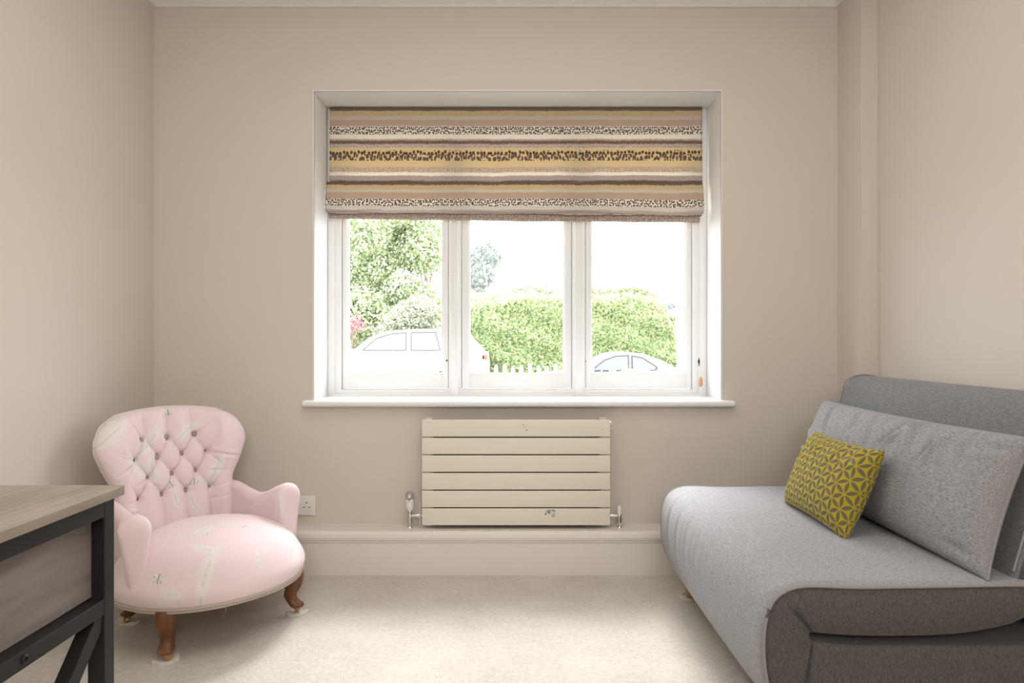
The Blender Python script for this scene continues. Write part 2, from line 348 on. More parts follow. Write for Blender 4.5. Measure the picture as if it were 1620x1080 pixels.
# ---------------------------------------------------------------- roman blind
def blind_material():
    k = NT('striped_blind_fabric'); uv = k.n('ShaderNodeUVMap'); uv.uv_map = 'UVMap'
    sep = k.n('ShaderNodeSeparateXYZ'); k.t.links.new(uv.outputs[0], sep.inputs[0]); U, V = sep.outputs[0], sep.outputs[1]
    # V runs 185..975 (units of the printed repeat), U in the same unit
    cmb = k.n('ShaderNodeCombineXYZ'); k.set(cmb.inputs[0], k.math('MULTIPLY', U, 0.004)); k.set(cmb.inputs[1], k.math('MULTIPLY', V, 0.001))
    wav = k.math('MULTIPLY', k.math('SUBTRACT', k.noise(cmb.outputs[0], 1.6, 2), 0.5), 16)
    cm2 = k.n('ShaderNodeCombineXYZ'); k.set(cm2.inputs[0], k.math('MULTIPLY', U, 0.11)); k.set(cm2.inputs[1], k.math('MULTIPLY', V, 0.02))
    jag = k.math('MULTIPLY', k.math('SUBTRACT', k.noise(cm2.outputs[0], 1.0, 1), 0.5), 16)
    Vw = k.math('ADD', V, wav); Vj = k.math('ADD', Vw, jag)
    N = lambda v: k.math('DIVIDE', k.math('SUBTRACT', v, 180), 800)
    cream = (0.88, 0.83, 0.73); ochre = (0.68, 0.52, 0.29); yel = (0.76, 0.61, 0.35); tan = (0.58, 0.44, 0.345); dk = (0.20, 0.15, 0.12); mv = (0.50, 0.41, 0.37); grey = (0.66, 0.60, 0.51)
    st = [(180, dk), (205, ochre), (240, grey), (268, tan), (313, cream), (402, mv), (417, (0.20, 0.115, 0.08)), (437, mv), (465, yel), (603, tan), (640, cream), (667, mv), (699, dk), (721, ochre), (758, grey), (783, tan), (828, cream), (880, (0.68, 0.62, 0.55)), (905, mv), (928, dk), (936, (0.36, 0.28, 0.235))]
    base = k.ramp(N(Vj), [((a-180)/800, c) for a, c in st], 'CONSTANT')
    def band(a, b, soft=6, v=None):
        v = v or Vw
        return k.math('MULTIPLY', k.math('SMOOTH_MIN', k.math('DIVIDE', k.math('SUBTRACT', v, a), soft), 1, 0.1), 1) if False else k.math('MULTIPLY', k.math('GREATER_THAN', v, a), k.math('LESS_THAN', v, b))
    def cells(su, sv, thr, rnd=0.8, off=0.0):
        c = k.n('ShaderNodeCombineXYZ'); k.set(c.inputs[0], k.math('MULTIPLY', U, su)); k.set(c.inputs[1], k.math('ADD', k.math('MULTIPLY', Vw, sv), off))
        x = k.n('ShaderNodeTexVoronoi'); x.voronoi_dimensions = '2D'; k.t.links.new(c.outputs[0], x.inputs['Vector']); x.inputs['Scale'].default_value = 1; x.inputs['Randomness'].default_value = rnd
        return k.math('LESS_THAN', x.outputs['Distance'], thr)
    col = base
    dark = C4((0.125, 0.085, 0.06)); white = C4((0.68, 0.62, 0.52)); wy = C4((0.70, 0.60, 0.42))
    # dark seed rows on cream
    for a, b in ((318, 372), (830, 880)):
        mm = k.math('MULTIPLY', band(a, b), cells(0.074, 0.060, 0.39, 0.7, a))
        col = k.mix(mm, col, dark)
    mm = k.math('MULTIPLY', band(485, 518), cells(0.040, 0.036, 0.40, 0.45, 0.1)); col = k.mix(mm, col, dark)
    mm = k.math('MULTIPLY', band(512, 560), cells(0.062, 0.030, 0.46, 0.8, 3.3)); col = k.mix(mm, col, C4((0.17, 0.12, 0.095)))
    # pale flecks on the coloured bands
    fl = lambda a, b, su, sv, thr, c, off=0: k.mix(k.math('MULTIPLY', k.math('MULTIPLY', band(a, b), cells(su, sv, thr, 1.0, off)), 0.8), col, c)
    col = fl(205, 242, 0.09, 0.04, 0.30, wy); col = fl(721, 760, 0.09, 0.04, 0.27, wy, 5)
    col = fl(440, 466, 0.10, 0.05, 0.36, white, 2); col = fl(558, 606, 0.045, 0.03, 0.26, wy, 9)
    col = fl(600, 640, 0.10, 0.035, 0.36, white, 4); col = fl(268, 313, 0.16, 0.09, 0.26, C4((0.55, 0.42, 0.30)), 7)
    col = fl(783, 830, 0.16, 0.09, 0.26, C4((0.50, 0.38, 0.28)), 8); col = fl(400, 417, 0.12, 0.09, 0.30, white, 11)
    col = fl(665, 700, 0.085, 0.05, 0.30, C4((0.56, 0.49, 0.44)), 12); col = fl(417, 438, 0.13, 0.13, 0.30, C4((0.40, 0.30, 0.24)), 13)
    col = fl(185, 206, 0.16, 0.16, 0.28, C4((0.32, 0.24, 0.17)), 15); col = fl(700, 721, 0.16, 0.16, 0.28, C4((0.34, 0.27, 0.21)), 16)
    col = fl(936, 990, 0.09, 0.05, 0.34, C4((0.58, 0.50, 0.42)), 14)
    k.base(col, 0.9, 0, 0.1)
    # translucent cloth: daylight glows through
    tl = k.n('ShaderNodeBsdfTranslucent'); k.set(tl.inputs[0], col); ms = k.n('ShaderNodeMixShader'); ms.inputs[0].default_value = 0.20
    out = [x for x in k.t.nodes if x.type == 'OUTPUT_MATERIAL'][0]
    k.t.links.new(k.b.outputs[0], ms.inputs[1]); k.t.links.new(tl.outputs[0], ms.inputs[2]); k.t.links.new(ms.outputs[0], out.inputs[0])
    c3 = k.n('ShaderNodeCombineXYZ'); k.set(c3.inputs[0], U); k.set(c3.inputs[1], V)
    k.bump(k.noise(c3.outputs[0], 0.5, 2), 0.15, 0.001)
    return k.m
BLM = blind_material()
LINING = plain('blind_lining', (0.72, 0.68, 0.60), 0.9)
bl = empty('roman_blind', ((ox0+ox1)/2, 3.13, oz1-0.01))
tag(bl, 'striped ochre, brown and cream fabric roman blind half lowered in the window recess', 'blind')
def sheet(name, x0, x1, prof, amp, mat, nx=160, vrange=None, tilt=0.0, seed=0, thick=0.003):
    """prof: list of (yoff, z, v) from top to bottom; sagging cloth strip"""
    P = np.array(prof); s = np.concatenate([[0], np.cumsum(np.hypot(np.diff(P[:, 0]), np.diff(P[:, 1])))])
    ns = max(8, int(s[-1]/0.004)); ss = np.linspace(0, s[-1], ns)
    Y = np.interp(ss, s, P[:, 0]); Z = np.interp(ss, s, P[:, 1]); V = np.interp(ss, s, P[:, 2])
    xs = np.linspace(0, 1, nx); ph = seed*1.7
    r = np.random.default_rng(seed); 
    w = sum(a*np.sin(2*PI*xs*f_+p) for a, f_, p in ((1, 1.3, ph), (0.6, 3.1, ph*2), (0.35, 6.7, ph*3)))
    verts = []; uvs = []
    tfrac = (ss/s[-1])
    for i in range(ns):
        for j in range(nx):
            x = x0+(x1-x0)*xs[j]
            verts.append((x, Y[i]+amp*w[j]*tfrac[i]*0.6, Z[i]+amp*0.5*w[j]*tfrac[i]-tilt*(xs[j]-0.5)*tfrac[i])); uvs.append(((x-x0)/0.000647, V[i]))
    f = [(i*nx+j, (i+1)*nx+j, (i+1)*nx+j+1, i*nx+j+1) for i in range(ns-1) for j in range(nx-1)]
    o = mesh(name, verts, f, mat)
    ul = o.data.uv_layers.new(name='UVMap'); idx = np.empty(len(o.data.loops), dtype=np.int32); o.data.loops.foreach_get('vertex_index', idx)
    ul.data.foreach_set('uv', np.array(uvs)[idx].ravel())
    sm = o.modifiers.new('thickness', 'SOLIDIFY'); sm.thickness = thick; sm.offset = 0
    return o
Yb = 3.145
def bz(v, Y=Yb): return zw(130+v/4.5, Y)
def bchild(o): o.parent = bl; o.matrix_parent_inverse = Matrix.Translation(-Vector(bl.location)); return o
bx0, bx1 = ox0+0.009, ox1-0.027
bchild(sheet('front_panel', bx0+0.004, bx1, [(Yb, oz1-0.002, 180), (Yb, bz(480), 480), (Yb-0.004, bz(700), 700), (Yb+0.006, bz(735), 722)], 0.0035, BLM, seed=1))
bchild(sheet('folded_panel', bx0-0.006, bx1-0.001, [(Yb+0.004, bz(705), 702), (Yb-0.006, bz(712, 3.125), 706), (Yb-0.020, bz(735, 3.12), 728), (Yb-0.030, bz(800, 3.11), 800), (Yb-0.036, bz(885, 3.10), 885), (Yb-0.034, bz(905, 3.10), 905), (Yb-0.022, bz(921, 3.10), 921), (Yb-0.002, bz(918, 3.12), 930)], 0.0045, BLM, seed=2, tilt=0.010))
bchild(sheet('second_fold', bx0+0.002, bx1-0.006, [(Yb+0.0, bz(905, 3.12), 905), (Yb-0.020, bz(915, 3.115), 912), (Yb-0.024, bz(930, 3.115), 925), (Yb-0.012, bz(938, 3.12), 934)], 0.0035, BLM, seed=3, tilt=0.014))
bchild(sheet('hem_panel', bx0+0.004, bx1-0.012, [(Yb+0.0, bz(915), 930), (Yb-0.008, bz(936), 938), (Yb-0.010, bz(980), 985), (Yb, bz(986), 990)], 0.003, BLM, seed=4, tilt=0.018))
bchild(B().box(bx0+0.003, bx0+0.006, Yb-0.004, YF-0.012, bz(720), oz1-0.006).obj('side_lining', LINING))
bchild(B().box(bx0+0.006, bx1, Yb+0.003, Yb+0.024, oz1-0.028, oz1-0.0015, 0.001).obj('headrail', WHITE))
# pull cord with wooden acorn, and its cleat
cx = (1107.5-810)/F*3.15
bchild(B().tube([(cx, 3.155, oz1-0.03), (cx, 3.152, 1.2), (cx+0.001, 3.15, zw(565, 3.15))], 0.0009, 6).obj('pull_cord', LINING))
q = Vector((cx+0.002, 3.148, zw(604, 3.15)))
bchild(B().lathe([(0, 0.024), (0.003, 0.023), (0.0055, 0.018), (0.0085, 0.012), (0.0088, 0.008), (0.0075, 0.0065), (0.0088, 0.004), (0.009, -0.010), (0.0065, -0.02), (0, -0.022)], 20, Matrix.Translation(q)).obj('cord_acorn', ACORN, None, True))
bchild(B().tube([(cx-0.001, 3.15, zw(565, 3.15)), (cx+0.0015, 3.149, zw(580, 3.15)), (cx+0.001, 3.148, zw(598, 3.15))], 0.0011, 6).obj('cord_tail', LINING))
cl = B(); cz = zw(572, 3.16)
cl.box(cx-0.006, cx+0.002, YF-0.014, YF-0.010, cz-0.008, cz+0.008, 0.001); cl.tube([(cx-0.003, YF-0.016, cz+0.018), (cx-0.002, YF-0.019, cz+0.006), (cx-0.002, YF-0.019, cz-0.008), (cx-0.003, YF-0.016, cz-0.020)], 0.0019, 8)
tag(cl.obj('cord_cleat', BLACKMETAL, None, True), 'small dark metal cord cleat on the right window frame above wooden acorn pull', 'cleat')

# ---------------------------------------------------------------- radiator
YRd = 2.862; kr = F/YRd
rx0, rx1 = (667.5-810)/kr, (965.5-810)/kr
rad = empty('panel_radiator', ((rx0+rx1)/2, YRd+0.03, zl))
tag(rad, 'cream flat-panel radiator with six horizontal bars mounted below the window', 'radiator')
def rchild(o, par=None): o.parent = par or rad; o.matrix_parent_inverse = Matrix.Translation(-Vector(rad.location)); return o
zr = lambda py: H-(py-540)/kr
ys = [(664, 690.6), (692.6, 718.3), (720.3, 746.2), (748.2, 774.3), (776.3, 802.2), (804.2, 830.7)]
for a, b_ in ys:
    rchild(B().box(rx0, rx1, YRd, YRd+0.012, zr(b_), zr(a), 0.0022, 3).obj('radiator_bar', RADM, None, True))
for xa in (rx0+0.012, rx1-0.042):
    m = B(); m.box(xa, xa+0.03, YRd+0.0121, YRd+0.052, zr(833), zr(662.5), 0.005, 3); m.lathe([(0, 0), (0.016, 0), (0.018, 0.002), (0.018, 0.005), (0, 0.006)], 20, Matrix.Translation((xa+0.015, YRd+0.028, zr(663.5)))); 
    rchild(m.obj('header_pipe', RADM, None, True))
GAP_SHADE = plain('bar_gap_shade', (0.02, 0.016, 0.012), 0.8)
rchild(B().box(rx0+0.047, rx1-0.047, YRd+0.0125, YRd+0.046, zr(829), zr(667), 0.002).obj('gap_shade_panel', GAP_SHADE))  # dark sheet added behind the bars, painting the shade in their gaps
for xa in (rx0+0.10, rx1-0.13):
    rchild(B().box(xa, xa+0.03, YRd+0.0465, D-0.0005, zr(815), zr(680), 0.003).obj('wall_bracket', RADM, None, True))
def xlathe(prof, pos, n=20, sg=1): return prof, n, Matrix.Translation(pos) @ Matrix.Rotation(sg*PI/2, 4, 'Y')
yv = YRd+0.030
m = B(); m.lathe([(0, 0), (0.008, 0), (0.008, 0.006), (0.005, 0.007), (0.005, 0.01), (0, 0.01)], 16, Matrix.Translation((rx0+0.013, yv, zr(673))) @ Matrix.Rotation(-PI/2, 4, 'Y')); m.box(rx0-0.001, rx0+0.012, yv-0.009, yv+0.009, zr(678), zr(668), 0.001)
rchild(m.obj('blanking_plug', CHROME, None, True))
m = B(); m.lathe([(0, 0), (0.009, 0), (0.009, 0.004), (0.006, 0.005), (0.006, 0.014), (0, 0.015)], 16, Matrix.Translation((rx1-0.013, yv, zr(674))) @ Matrix.Rotation(PI/2, 4, 'Y')); m.box(rx1+0.001, rx1+0.011, yv-0.004, yv+0.004, zr(681), zr(667), 0.001)
rchild(m.obj('bleed_valve', CHROME, None, True))
# torn silvery sticker and the scuff on the bars
STK = NT('torn_sticker'); _n = STK.noise(STK.coord(), 90, 4); STK.base(STK.ramp(_n, [(0.42, (0.18, 0.18, 0.17)), (0.5, (0.5, 0.5, 0.48)), (0.62, (0.7, 0.68, 0.64))]), 0.35, 0.3); STK = STK.m
pts = [(863, 806), (868, 805.5), (877, 806), (880, 808), (878, 813), (877, 817.5), (873, 817), (870, 813), (866, 812), (863, 815), (861.5, 813), (864, 809)]
m = B(); m.prism([((p[0]-810)/kr, zr(p[1])) for p in pts], 'y', YRd-0.0006, YRd+0.0003); so = rchild(m.obj('torn_sticker', STK)); so['label'] = 'torn silvery sticker on the lowest bar'
SCUFF = plain('scuffed_paint', (0.48, 0.36, 0.24), 0.6)
m = B()
for (a, b_, r_) in ((828, 672, 1.2), (831, 675, 1.0), (833, 680, 1.5), (834, 673, .7), (828, 677, .7), (952, 679, .8)):
    m = B(); m.lathe([(0, 0), (r_/kr, 0), (0, 0.0003)], 7, Matrix.Translation(((a-810)/kr, YRd-0.0001, zr(b_))) @ Matrix.Rotation(PI/2, 4, 'X')); rchild(m.obj('paint_chip', SCUFF))
m = B(); m.tube([(rx0-0.004, YRd+0.010, zr(793)), (rx0-0.010, YRd+0.012, zr(794)), (rx0-0.010, YRd+0.012, zr(833)), (rx0+0.006, YRd+0.012, zr(834))], 0.0016, 6); rchild(m.obj('clear_cable_loop', PLASTIC, None, True))
# valves stand on the ledge and are things of their own
def Zl(p): return Matrix.Translation(p)
vx = (648.5-810)/F*yv; zv = lambda py: H-(py-540)/F*yv
v1 = empty('radiator_valve', (vx, yv, zl)); tag(v1, 'white thermostatic radiator valve with grey cap and chrome body, left end of radiator', 'valve')
def vch(o, e): o.parent = e; o.matrix_parent_inverse = Matrix.Translation(-Vector(e.location)); return o
L = lambda prof, x=vx: Matrix.Translation((x, yv, 0))
m = B().lathe([(0, zv(807)), (0.012, zv(807)), (0.0165, zv(805)), (0.018, zv(800)), (0.018, zv(792)), (0.0165, zv(789)), (0, zv(789))], 28, L(0))
vch(m.obj('valve_head', PLASTIC, None, True), v1)
m = B().lathe([(0, zv(789.5)), (0.0158, zv(789.5)), (0.0165, zv(787)), (0.0155, zv(780)), (0.013, zv(778.3)), (0, zv(778))], 28, L(0))
for i in range(14):
    a = i*2*PI/14; m.box(-0.0012, 0.0012, -0.0012, 0.0012, zv(788.5), zv(780.5), 0.0004, 1, 0, Matrix.Translation((vx+0.0160*math.cos(a), yv+0.0160*math.sin(a), 0)))
vch(m.obj('valve_cap', GREYCAP, None, True), v1)
m = B().box(vx-0.0045, vx+0.0045, yv-0.0192, yv-0.0155, zv(786), zv(781), 0.0006); vch(m.obj('dial_window', PLASTIC), v1)
m = B().lathe([(0, 0), (0.004, 0), (0, 0.0014)], 3, Matrix.Translation((vx, yv-0.0175, zv(791.5))) @ Matrix.Rotation(PI/2, 4, 'X')); m.box(vx-0.004, vx+0.004, yv-0.0183, yv-0.017, zv(789.8), zv(788.6)); vch(m.obj('dial_pointer', REDMARK), v1)
def body(x, sg, top, e, rx):
    m = B().lathe([(0, zv(top)), (0.011, zv(top)), (0.012, zv(top)-0.004), (0.008, zv(top)-0.007), (0.008, zv(813)), (0.0095, zv(814)), (0.0095, zv(822)), (0.0105, zv(823)), (0.0105, zv(826)), (0.0062, zv(827)), (0.0055, zv(830)), (0.0055, zl), (0, zl)], 20, Matrix.Translation((x, yv, 0)))
    d = abs(rx-x)
    m.lathe([(0, 0), (0.007, 0), (0.007, d*0.40), (0.0105, d*0.42), (0.0105, d*0.68), (0.0065, d*0.70), (0.0065, d*0.8), (0.010, d*0.82), (0.010, d-0.0003), (0, d-0.0003)], 12, Matrix.Translation((x, yv, zv(815.5))) @ Matrix.Rotation(sg*PI/2, 4, 'Y'))
    vch(m.obj('valve_body', CHROME, None, True), e)
    m = B().lathe([(0.0056, zl), (0.011, zl), (0.010, zl+0.003), (0.0056, zl+0.004)], 20, Matrix.Translation((x, yv, 0))); vch(m.obj('pipe_collar', CHROME, None, True), e)
body(vx, 1, 807, v1, rx0+0.012)
vx2 = (980-810)/F*yv
v2 = empty('radiator_valve.001', (vx2, yv, zl)); tag(v2, 'chrome lockshield valve with small white cap, right end of radiator', 'valve')
body(vx2, -1, 813, v2, rx1-0.012)
vch(B().lathe([(0, zv(813)), (0.0095, zv(813)), (0.010, zv(810)), (0.009, zv(802)), (0.006, zv(799.5)), (0, zv(799))], 20, Matrix.Translation((vx2, yv, 0))).obj('valve_cap', PLASTIC, None, True), v2)

# ---------------------------------------------------------------- double wall socket
sx1, sz0, sz1 = (499.5-810)/K, H-(814-540)/K, H-(783-540)/K
sx0 = sx1-0.146; sk_ = empty('wall_socket', ((sx0+sx1)/2, D, (sz0+sz1)/2)); tag(sk_, 'white plastic double power socket on back wall beside pink chair arm', 'socket')
def sch(o): o.parent = sk_; o.matrix_parent_inverse = Matrix.Translation(-Vector(sk_.location)); return o
sch(B().box(sx0, sx1, D-0.009, D-0.0002, sz0, sz1, 0.003, 3).obj('socket_plate', PLASTIC, None, True))
for xc_ in (sx0+0.038, sx1-0.037):
    m = B(); zc_ = (sz0+sz1)/2
    m.box(xc_-0.002, xc_+0.002, D-0.0095, D-0.008, zc_+0.008, zc_+0.016); m.box(xc_-0.0143, xc_-0.0080, D-0.0095, D-0.008, zc_-0.010, zc_-0.006); m.box(xc_+0.0080, xc_+0.0143, D-0.0095, D-0.008, zc_-0.010, zc_-0.006)
    sch(m.obj('socket_holes', DARKHOLE))

# ---------------------------------------------------------------- pink button-back chair
def attr_fabric(name, base, pat, ink, rough=0.85, weave=700, bump=0.15):
    k = NT(name)
    a = k.n('ShaderNodeAttribute'); a.attribute_name = 'mask'; b = k.n('ShaderNodeAttribute'); b.attribute_name = 'ink'
    v = k.coord(); n = k.noise(v, 40, 3)
    bc = k.mix(n, C4([x*0.97 for x in base]), C4([min(1, x*1.03) for x in base]))
    c = k.mix(a.outputs['Fac'], bc, C4(pat)); c = k.mix(b.outputs['Fac'], c, C4(ink))
    k.base(c, rough, 0, 0.2); k.b.inputs['Sheen Weight'].default_value = 0.15; k.bump(k.noise(v, weave, 2), bump, 0.001); return k.m
PINK = attr_fabric('pink_feather_cotton', (0.82, 0.665, 0.69), (0.80, 0.765, 0.745), (0.36, 0.32, 0.31))
sst = lambda x, a, b: np.clip((x-a)/(b-a), 0, 1)**2*(3-2*np.clip((x-a)/(b-a), 0, 1))
def hashn(x, y, f):
    g = lambda i, j: np.modf(np.abs(np.sin(i*127.1+j*311.7)*43758.5453))[0]
    X, Y = x*f, y*f; i, j = np.floor(X), np.floor(Y); u, v = X-i, Y-j; u = u*u*(3-2*u); v = v*v*(3-2*v)
    return (g(i, j)*(1-u)+g(i+1, j)*u)*(1-v)+(g(i, j+1)*(1-u)+g(i+1, j+1)*u)*v
def paint_pattern(S, T, feathers, flies):
    mask = np.zeros_like(S); ink = np.zeros_like(S)
    for (x0, y0, x1, y1, w, cv, st) in feathers:
        w = w*1.2
        L_ = math.hypot(x1-x0, y1-y0); ux, uy = (x1-x0)/L_, (y1-y0)/L_
        a = ((S-x0)*ux+(T-y0)*uy)/L_; b = -(S-x0)*uy+(T-y0)*ux - cv*L_*4*a*(1-a)
        aa = np.clip(a, 0, 1); wid = w*np.sqrt(np.clip(np.sin(PI*aa**0.75), 0, 1))*(0.75+0.35*aa)
        barb = np.sin((a*L_-np.abs(b)*0.9)*2*PI/0.0095+hashn(S, T, 60)*3)
        nz = hashn(S+5, T+3, 110)
        d = wid-np.abs(b)-0.35*w*nz
        m = sst(d, -0.002, 0.004)*(0.50+0.50*sst(barb, -0.8, 0.3))*((a > 0) & (a < 1))
        mask = np.maximum(mask, m*st)
        ink = np.maximum(ink, 0.30*st*sst(0.0022-np.abs(b), 0, 0.0012)*((a > -0.15) & (a < 0.72)))
    for (x, y, r, th) in flies:
        c, s_ = math.cos(th), math.sin(th); dx, dy = (S-x)*c+(T-y)*s_, -(S-x)*s_+(T-y)*c
        for (ex, ey, ea, eb) in ((0.62, 0.35, 0.62, 0.45), (0.45, -0.42, 0.42, 0.36)):
            for sg in (-1, 1):
                e = ((dx-sg*ex*r)/(ea*r))**2+((dy-ey*r)/(eb*r))**2
                mask = np.maximum(mask, sst(1.15-e, 0, 0.3))
                e2 = ((dx-sg*ex*r*1.15)/(0.17*r))**2+((dy-ey*r)/(0.17*r))**2
                ink = np.maximum(ink, 0.9*sst(1-e2, 0, 0.4)); ink = np.maximum(ink, 0.35*(np.abs(e-0.8) < 0.13))
        ink = np.maximum(ink, 0.9*((np.abs(dx) < 0.10*r) & (np.abs(dy) < 0.75*r)))
    return mask, ink
def set_attr(o, name, arr):
    a = o.data.attributes.new(name, 'FLOAT', 'POINT'); a.data.foreach_set('value', np.asarray(arr, dtype=np.float32).ravel())

CH = empty('nursing_chair', (-1.05, 2.36, 0), math.radians(52.2))
tag(CH, 'low pink button-back nursing chair with white feather print and wooden cabriole legs', 'chair')
def spline(P, n):
    """Catmull-Rom through the points"""
    P = np.array(P, float); m = len(P); t = np.linspace(0, m-1-1e-9, n); i = t.astype(int); u = (t-i)[:, None]
    g = lambda k: P[np.clip(k, 0, m-1)]
    p0, p1, p2, p3 = g(i-1), g(i), g(i+1), g(i+2)
    return 0.5*((2*p1)+(-p0+p2)*u+(2*p0-5*p1+4*p2-p3)*u*u+(-p0+3*p1-3*p2+p3)*u**3)

SEAT_F = [[-0.215, -0.345, -0.075, -0.215, 0.028, 0.06, 1], [-0.07, -0.225, -0.135, -0.15, 0.022, 0.2, 0.9], [0.047, -0.345, 0.033, -0.262, 0.014, 0.25, 0.9], [0.171, -0.325, 0.223, -0.194, 0.02, -0.15, 0.9], [-0.1, -0.105, -0.02, -0.065, 0.026, 0, 0.9], [-0.195, -0.06, -0.125, -0.097, 0.008, 0.1, 0.6], [-0.325, -0.232, -0.25, -0.3, 0.022, 0.15, 0.8], [0.0, -0.03, 0.046, -0.155, 0.018, 0.12, 0.85], [0.235, -0.06, 0.262, -0.19, 0.016, -0.1, 0.7], [-0.28, 0.02, -0.22, -0.03, 0.016, 0.1, 0.7], [0.1, 0.12, 0.16, 0.02, 0.018, 0.1, 0.7]]
SEAT_B = [[0.056, -0.135, 0.016, -0.9], [-0.068, -0.123, 0.014, -0.9], [-0.273, -0.184, 0.02, -0.9], [0.13, -0.168, 0.013, -0.9], [0.235, -0.135, 0.014, -0.9], [-0.292, -0.11, 0.015, -0.9]]
BACK_F = [[-0.245, 0.6, -0.125, 0.688, 0.034, 0.05, 1], [-0.095, 0.56, -0.017, 0.665, 0.024, -0.1, 0.95], [0.042, 0.583, 0.155, 0.656, 0.022, 0.1, 0.95], [-0.155, 0.57, -0.082, 0.465, 0.028, 0.1, 0.9], [-0.05, 0.57, -0.025, 0.445, 0.024, -0.12, 0.9], [0.145, 0.375, 0.215, 0.535, 0.025, 0.06, 1], [0.051, 0.335, 0.03, 0.434, 0.016, 0.2, 0.85], [0.128, 0.31, 0.09, 0.415, 0.016, 0.2, 0.85], [-0.19, 0.37, -0.095, 0.325, 0.026, 0.15, 0.85], [0.625, 0.3, 0.672, 0.435, 0.024, 0.06, 1], [-0.64, 0.28, -0.69, 0.42, 0.022, 0.08, 0.95], [0.2, 0.6, 0.235, 0.52, 0.012, 0.2, 0.6], [-0.21, 0.54, -0.18, 0.44, 0.012, 0.1, 0.6], [0.36, 0.36, 0.45, 0.33, 0.013, 0.1, 0.6]]
BACK_B = [[0.035, 0.7, 0.015, 0], [0.013, 0.437, 0.017, 0.3], [0.099, 0.432, 0.016, -0.3], [-0.62, 0.36, 0.014, 0.2]]
ARM_F = [(0.045, 0.30, 0.03, 0.43, 0.024, 0.06, 1), (0.12, 0.36, 0.20, 0.33, 0.014, 0.1, .7), (3.05, 0.25, 3.03, 0.36, 0.022, 0.08, .9)]
ARM_B = [(0.085, 0.30, 0.014, 0.2)]

# seat: domed cushion on a horseshoe plan
def seat_R(th):
    # plan radius of the welt line (local x to the right, y to the rear)
    x, y = np.cos(th), np.sin(th)
    a = 0.305; bf = 0.300; br = 0.262
    b = np.where(y < 0, bf, br); p = np.where(y < 0, 2.15, 1.75)
    return 1/((np.abs(x)/a)**p+(np.abs(y)/b)**p)**(1/p)
def chair_seat():
    nth, nr = 360, 120
    prof = spline([(0, .352), (.25, .350), (.5, .340), (.72, .318), (.88, .282), (.98, .240), (1.03, .205), (1.02, .176), (0.985, .162)], nr)
    arc = np.concatenate([[0], np.cumsum(np.hypot(np.diff(prof[:, 0])*0.3, np.diff(prof[:, 1])))])
    th = np.linspace(0, 2*PI, nth, endpoint=False); R = seat_R(th)
    r_, t_ = np.meshgrid(prof[1:, 0], th, indexing='ij'); z_ = np.repeat(prof[1:, 1][:, None], nth, 1); A = np.repeat(arc[1:, None], nth, 1)
    X = r_*R[None]*np.cos(t_); Y = r_*R[None]*np.sin(t_)
    V = np.concatenate([[[0, 0, prof[0, 1]]], np.stack([X, Y, z_], -1).reshape(-1, 3), [[0, 0, 0.158]]])
    S = np.concatenate([[0], (A*np.cos(t_)*R[None]/0.3).ravel(), [9]]); T = np.concatenate([[0], (A*np.sin(t_)*R[None]/0.3).ravel(), [9]])
    n = nr-1; f = []
    for j in range(nth): f.append((0, 1+j, 1+(j+1) % nth))
    for i in range(n-1):
        for j in range(nth):
            k = (j+1) % nth; f.append((1+i*nth+j, 1+(i+1)*nth+j, 1+(i+1)*nth+k, 1+i*nth+k))
    last = 1+(n-1)*nth
    for j in range(nth): f.append((last+j, len(V)-1, last+(j+1) % nth))
    o = mesh('seat', V, f, PINK, CH)
    m, k = paint_pattern(S, T, SEAT_F, SEAT_B); set_attr(o, 'mask', m); set_attr(o, 'ink', k); set_attr(o, 'ps', S); set_attr(o, 'pt', T)
    return o
seat = chair_seat()
# double welt
BRAID = plain('beige_braid', (0.50, 0.44, 0.37), 0.9, 0, 0.1, 0.25, 300)
w_ = B(); th = np.linspace(0, 2*PI, 120, endpoint=False); R = seat_R(th)
for z, k_ in ((0.163, 1.000), (0.1545, 0.992)):
    w_.tube([(k_*R[i]*math.cos(th[i]), k_*R[i]*math.sin(th[i]), z) for i in range(120)], 0.0047, 8, 0, True)
# loose threads
for a in (-1.9, -1.35, -1.2): 
    r = float(seat_R(np.array([a]))[0]); x, y = r*math.cos(a), r*math.sin(a)
    w_.tube([(x, y, 0.152), (x*1.005, y*1.01, 0.144), (x*1.01-0.004, y*1.01, 0.138), (x*1.0-0.008, y*1.0, 0.128)], 0.0006, 4)
w_.obj('welt_braid', BRAID, CH, True)
m = B(); m.prism([(0.96*R[i]*math.cos(th[i]), 0.96*R[i]*math.sin(th[i])) for i in range(0, 120, 2)], 'z', 0.148, 0.157); m.obj('seat_frame', LEGWOOD, CH)

# backrest and arms in one padded sweep
XC_B = 0.035
BTN = [(0.028+k_*0.09, 0.608) for k_ in (-1.15, -.1, 1.12)]+[(0.028+k_*0.09, 0.540) for k_ in (-1.5, -.58, .5, 1.5)]+[(0.028+k_*0.09, 0.472) for k_ in (-1, 0, 1)]+[(0.028+k_*0.09, 0.404) for k_ in (-1.5, -.5, .5, 1.5)]
CREASE = [((.163, .540), (.285, .508), .008), ((-.076, .608), (-.135, .702), .008), ((-.107, .540), (-.20, .492), .006), ((-.107, .404), (-.17, .40), .005), ((-.06, .472), (-.12, .455), .004), ((-.12, .36), (-.19, .375), .005),
          ((-.11, .33), (-.18, .345), .004), ((.163, .404), (.24, .425), .004), ((.163, .47), (.25, .465), .003), ((.12, .608), (.20, .66), .005), ((.16, .36), (.24, .38), .004), ((-.107, .54), (-.17, .56), .004)]
def seg_d(x, z, p, q):
    dx, dz = q[0]-p[0], q[1]-p[1]; t = np.clip(((x-p[0])*dx+(z-p[1])*dz)/(dx*dx+dz*dz), 0, 1); return np.hypot(x-p[0]-t*dx, z-p[1]-t*dz), t
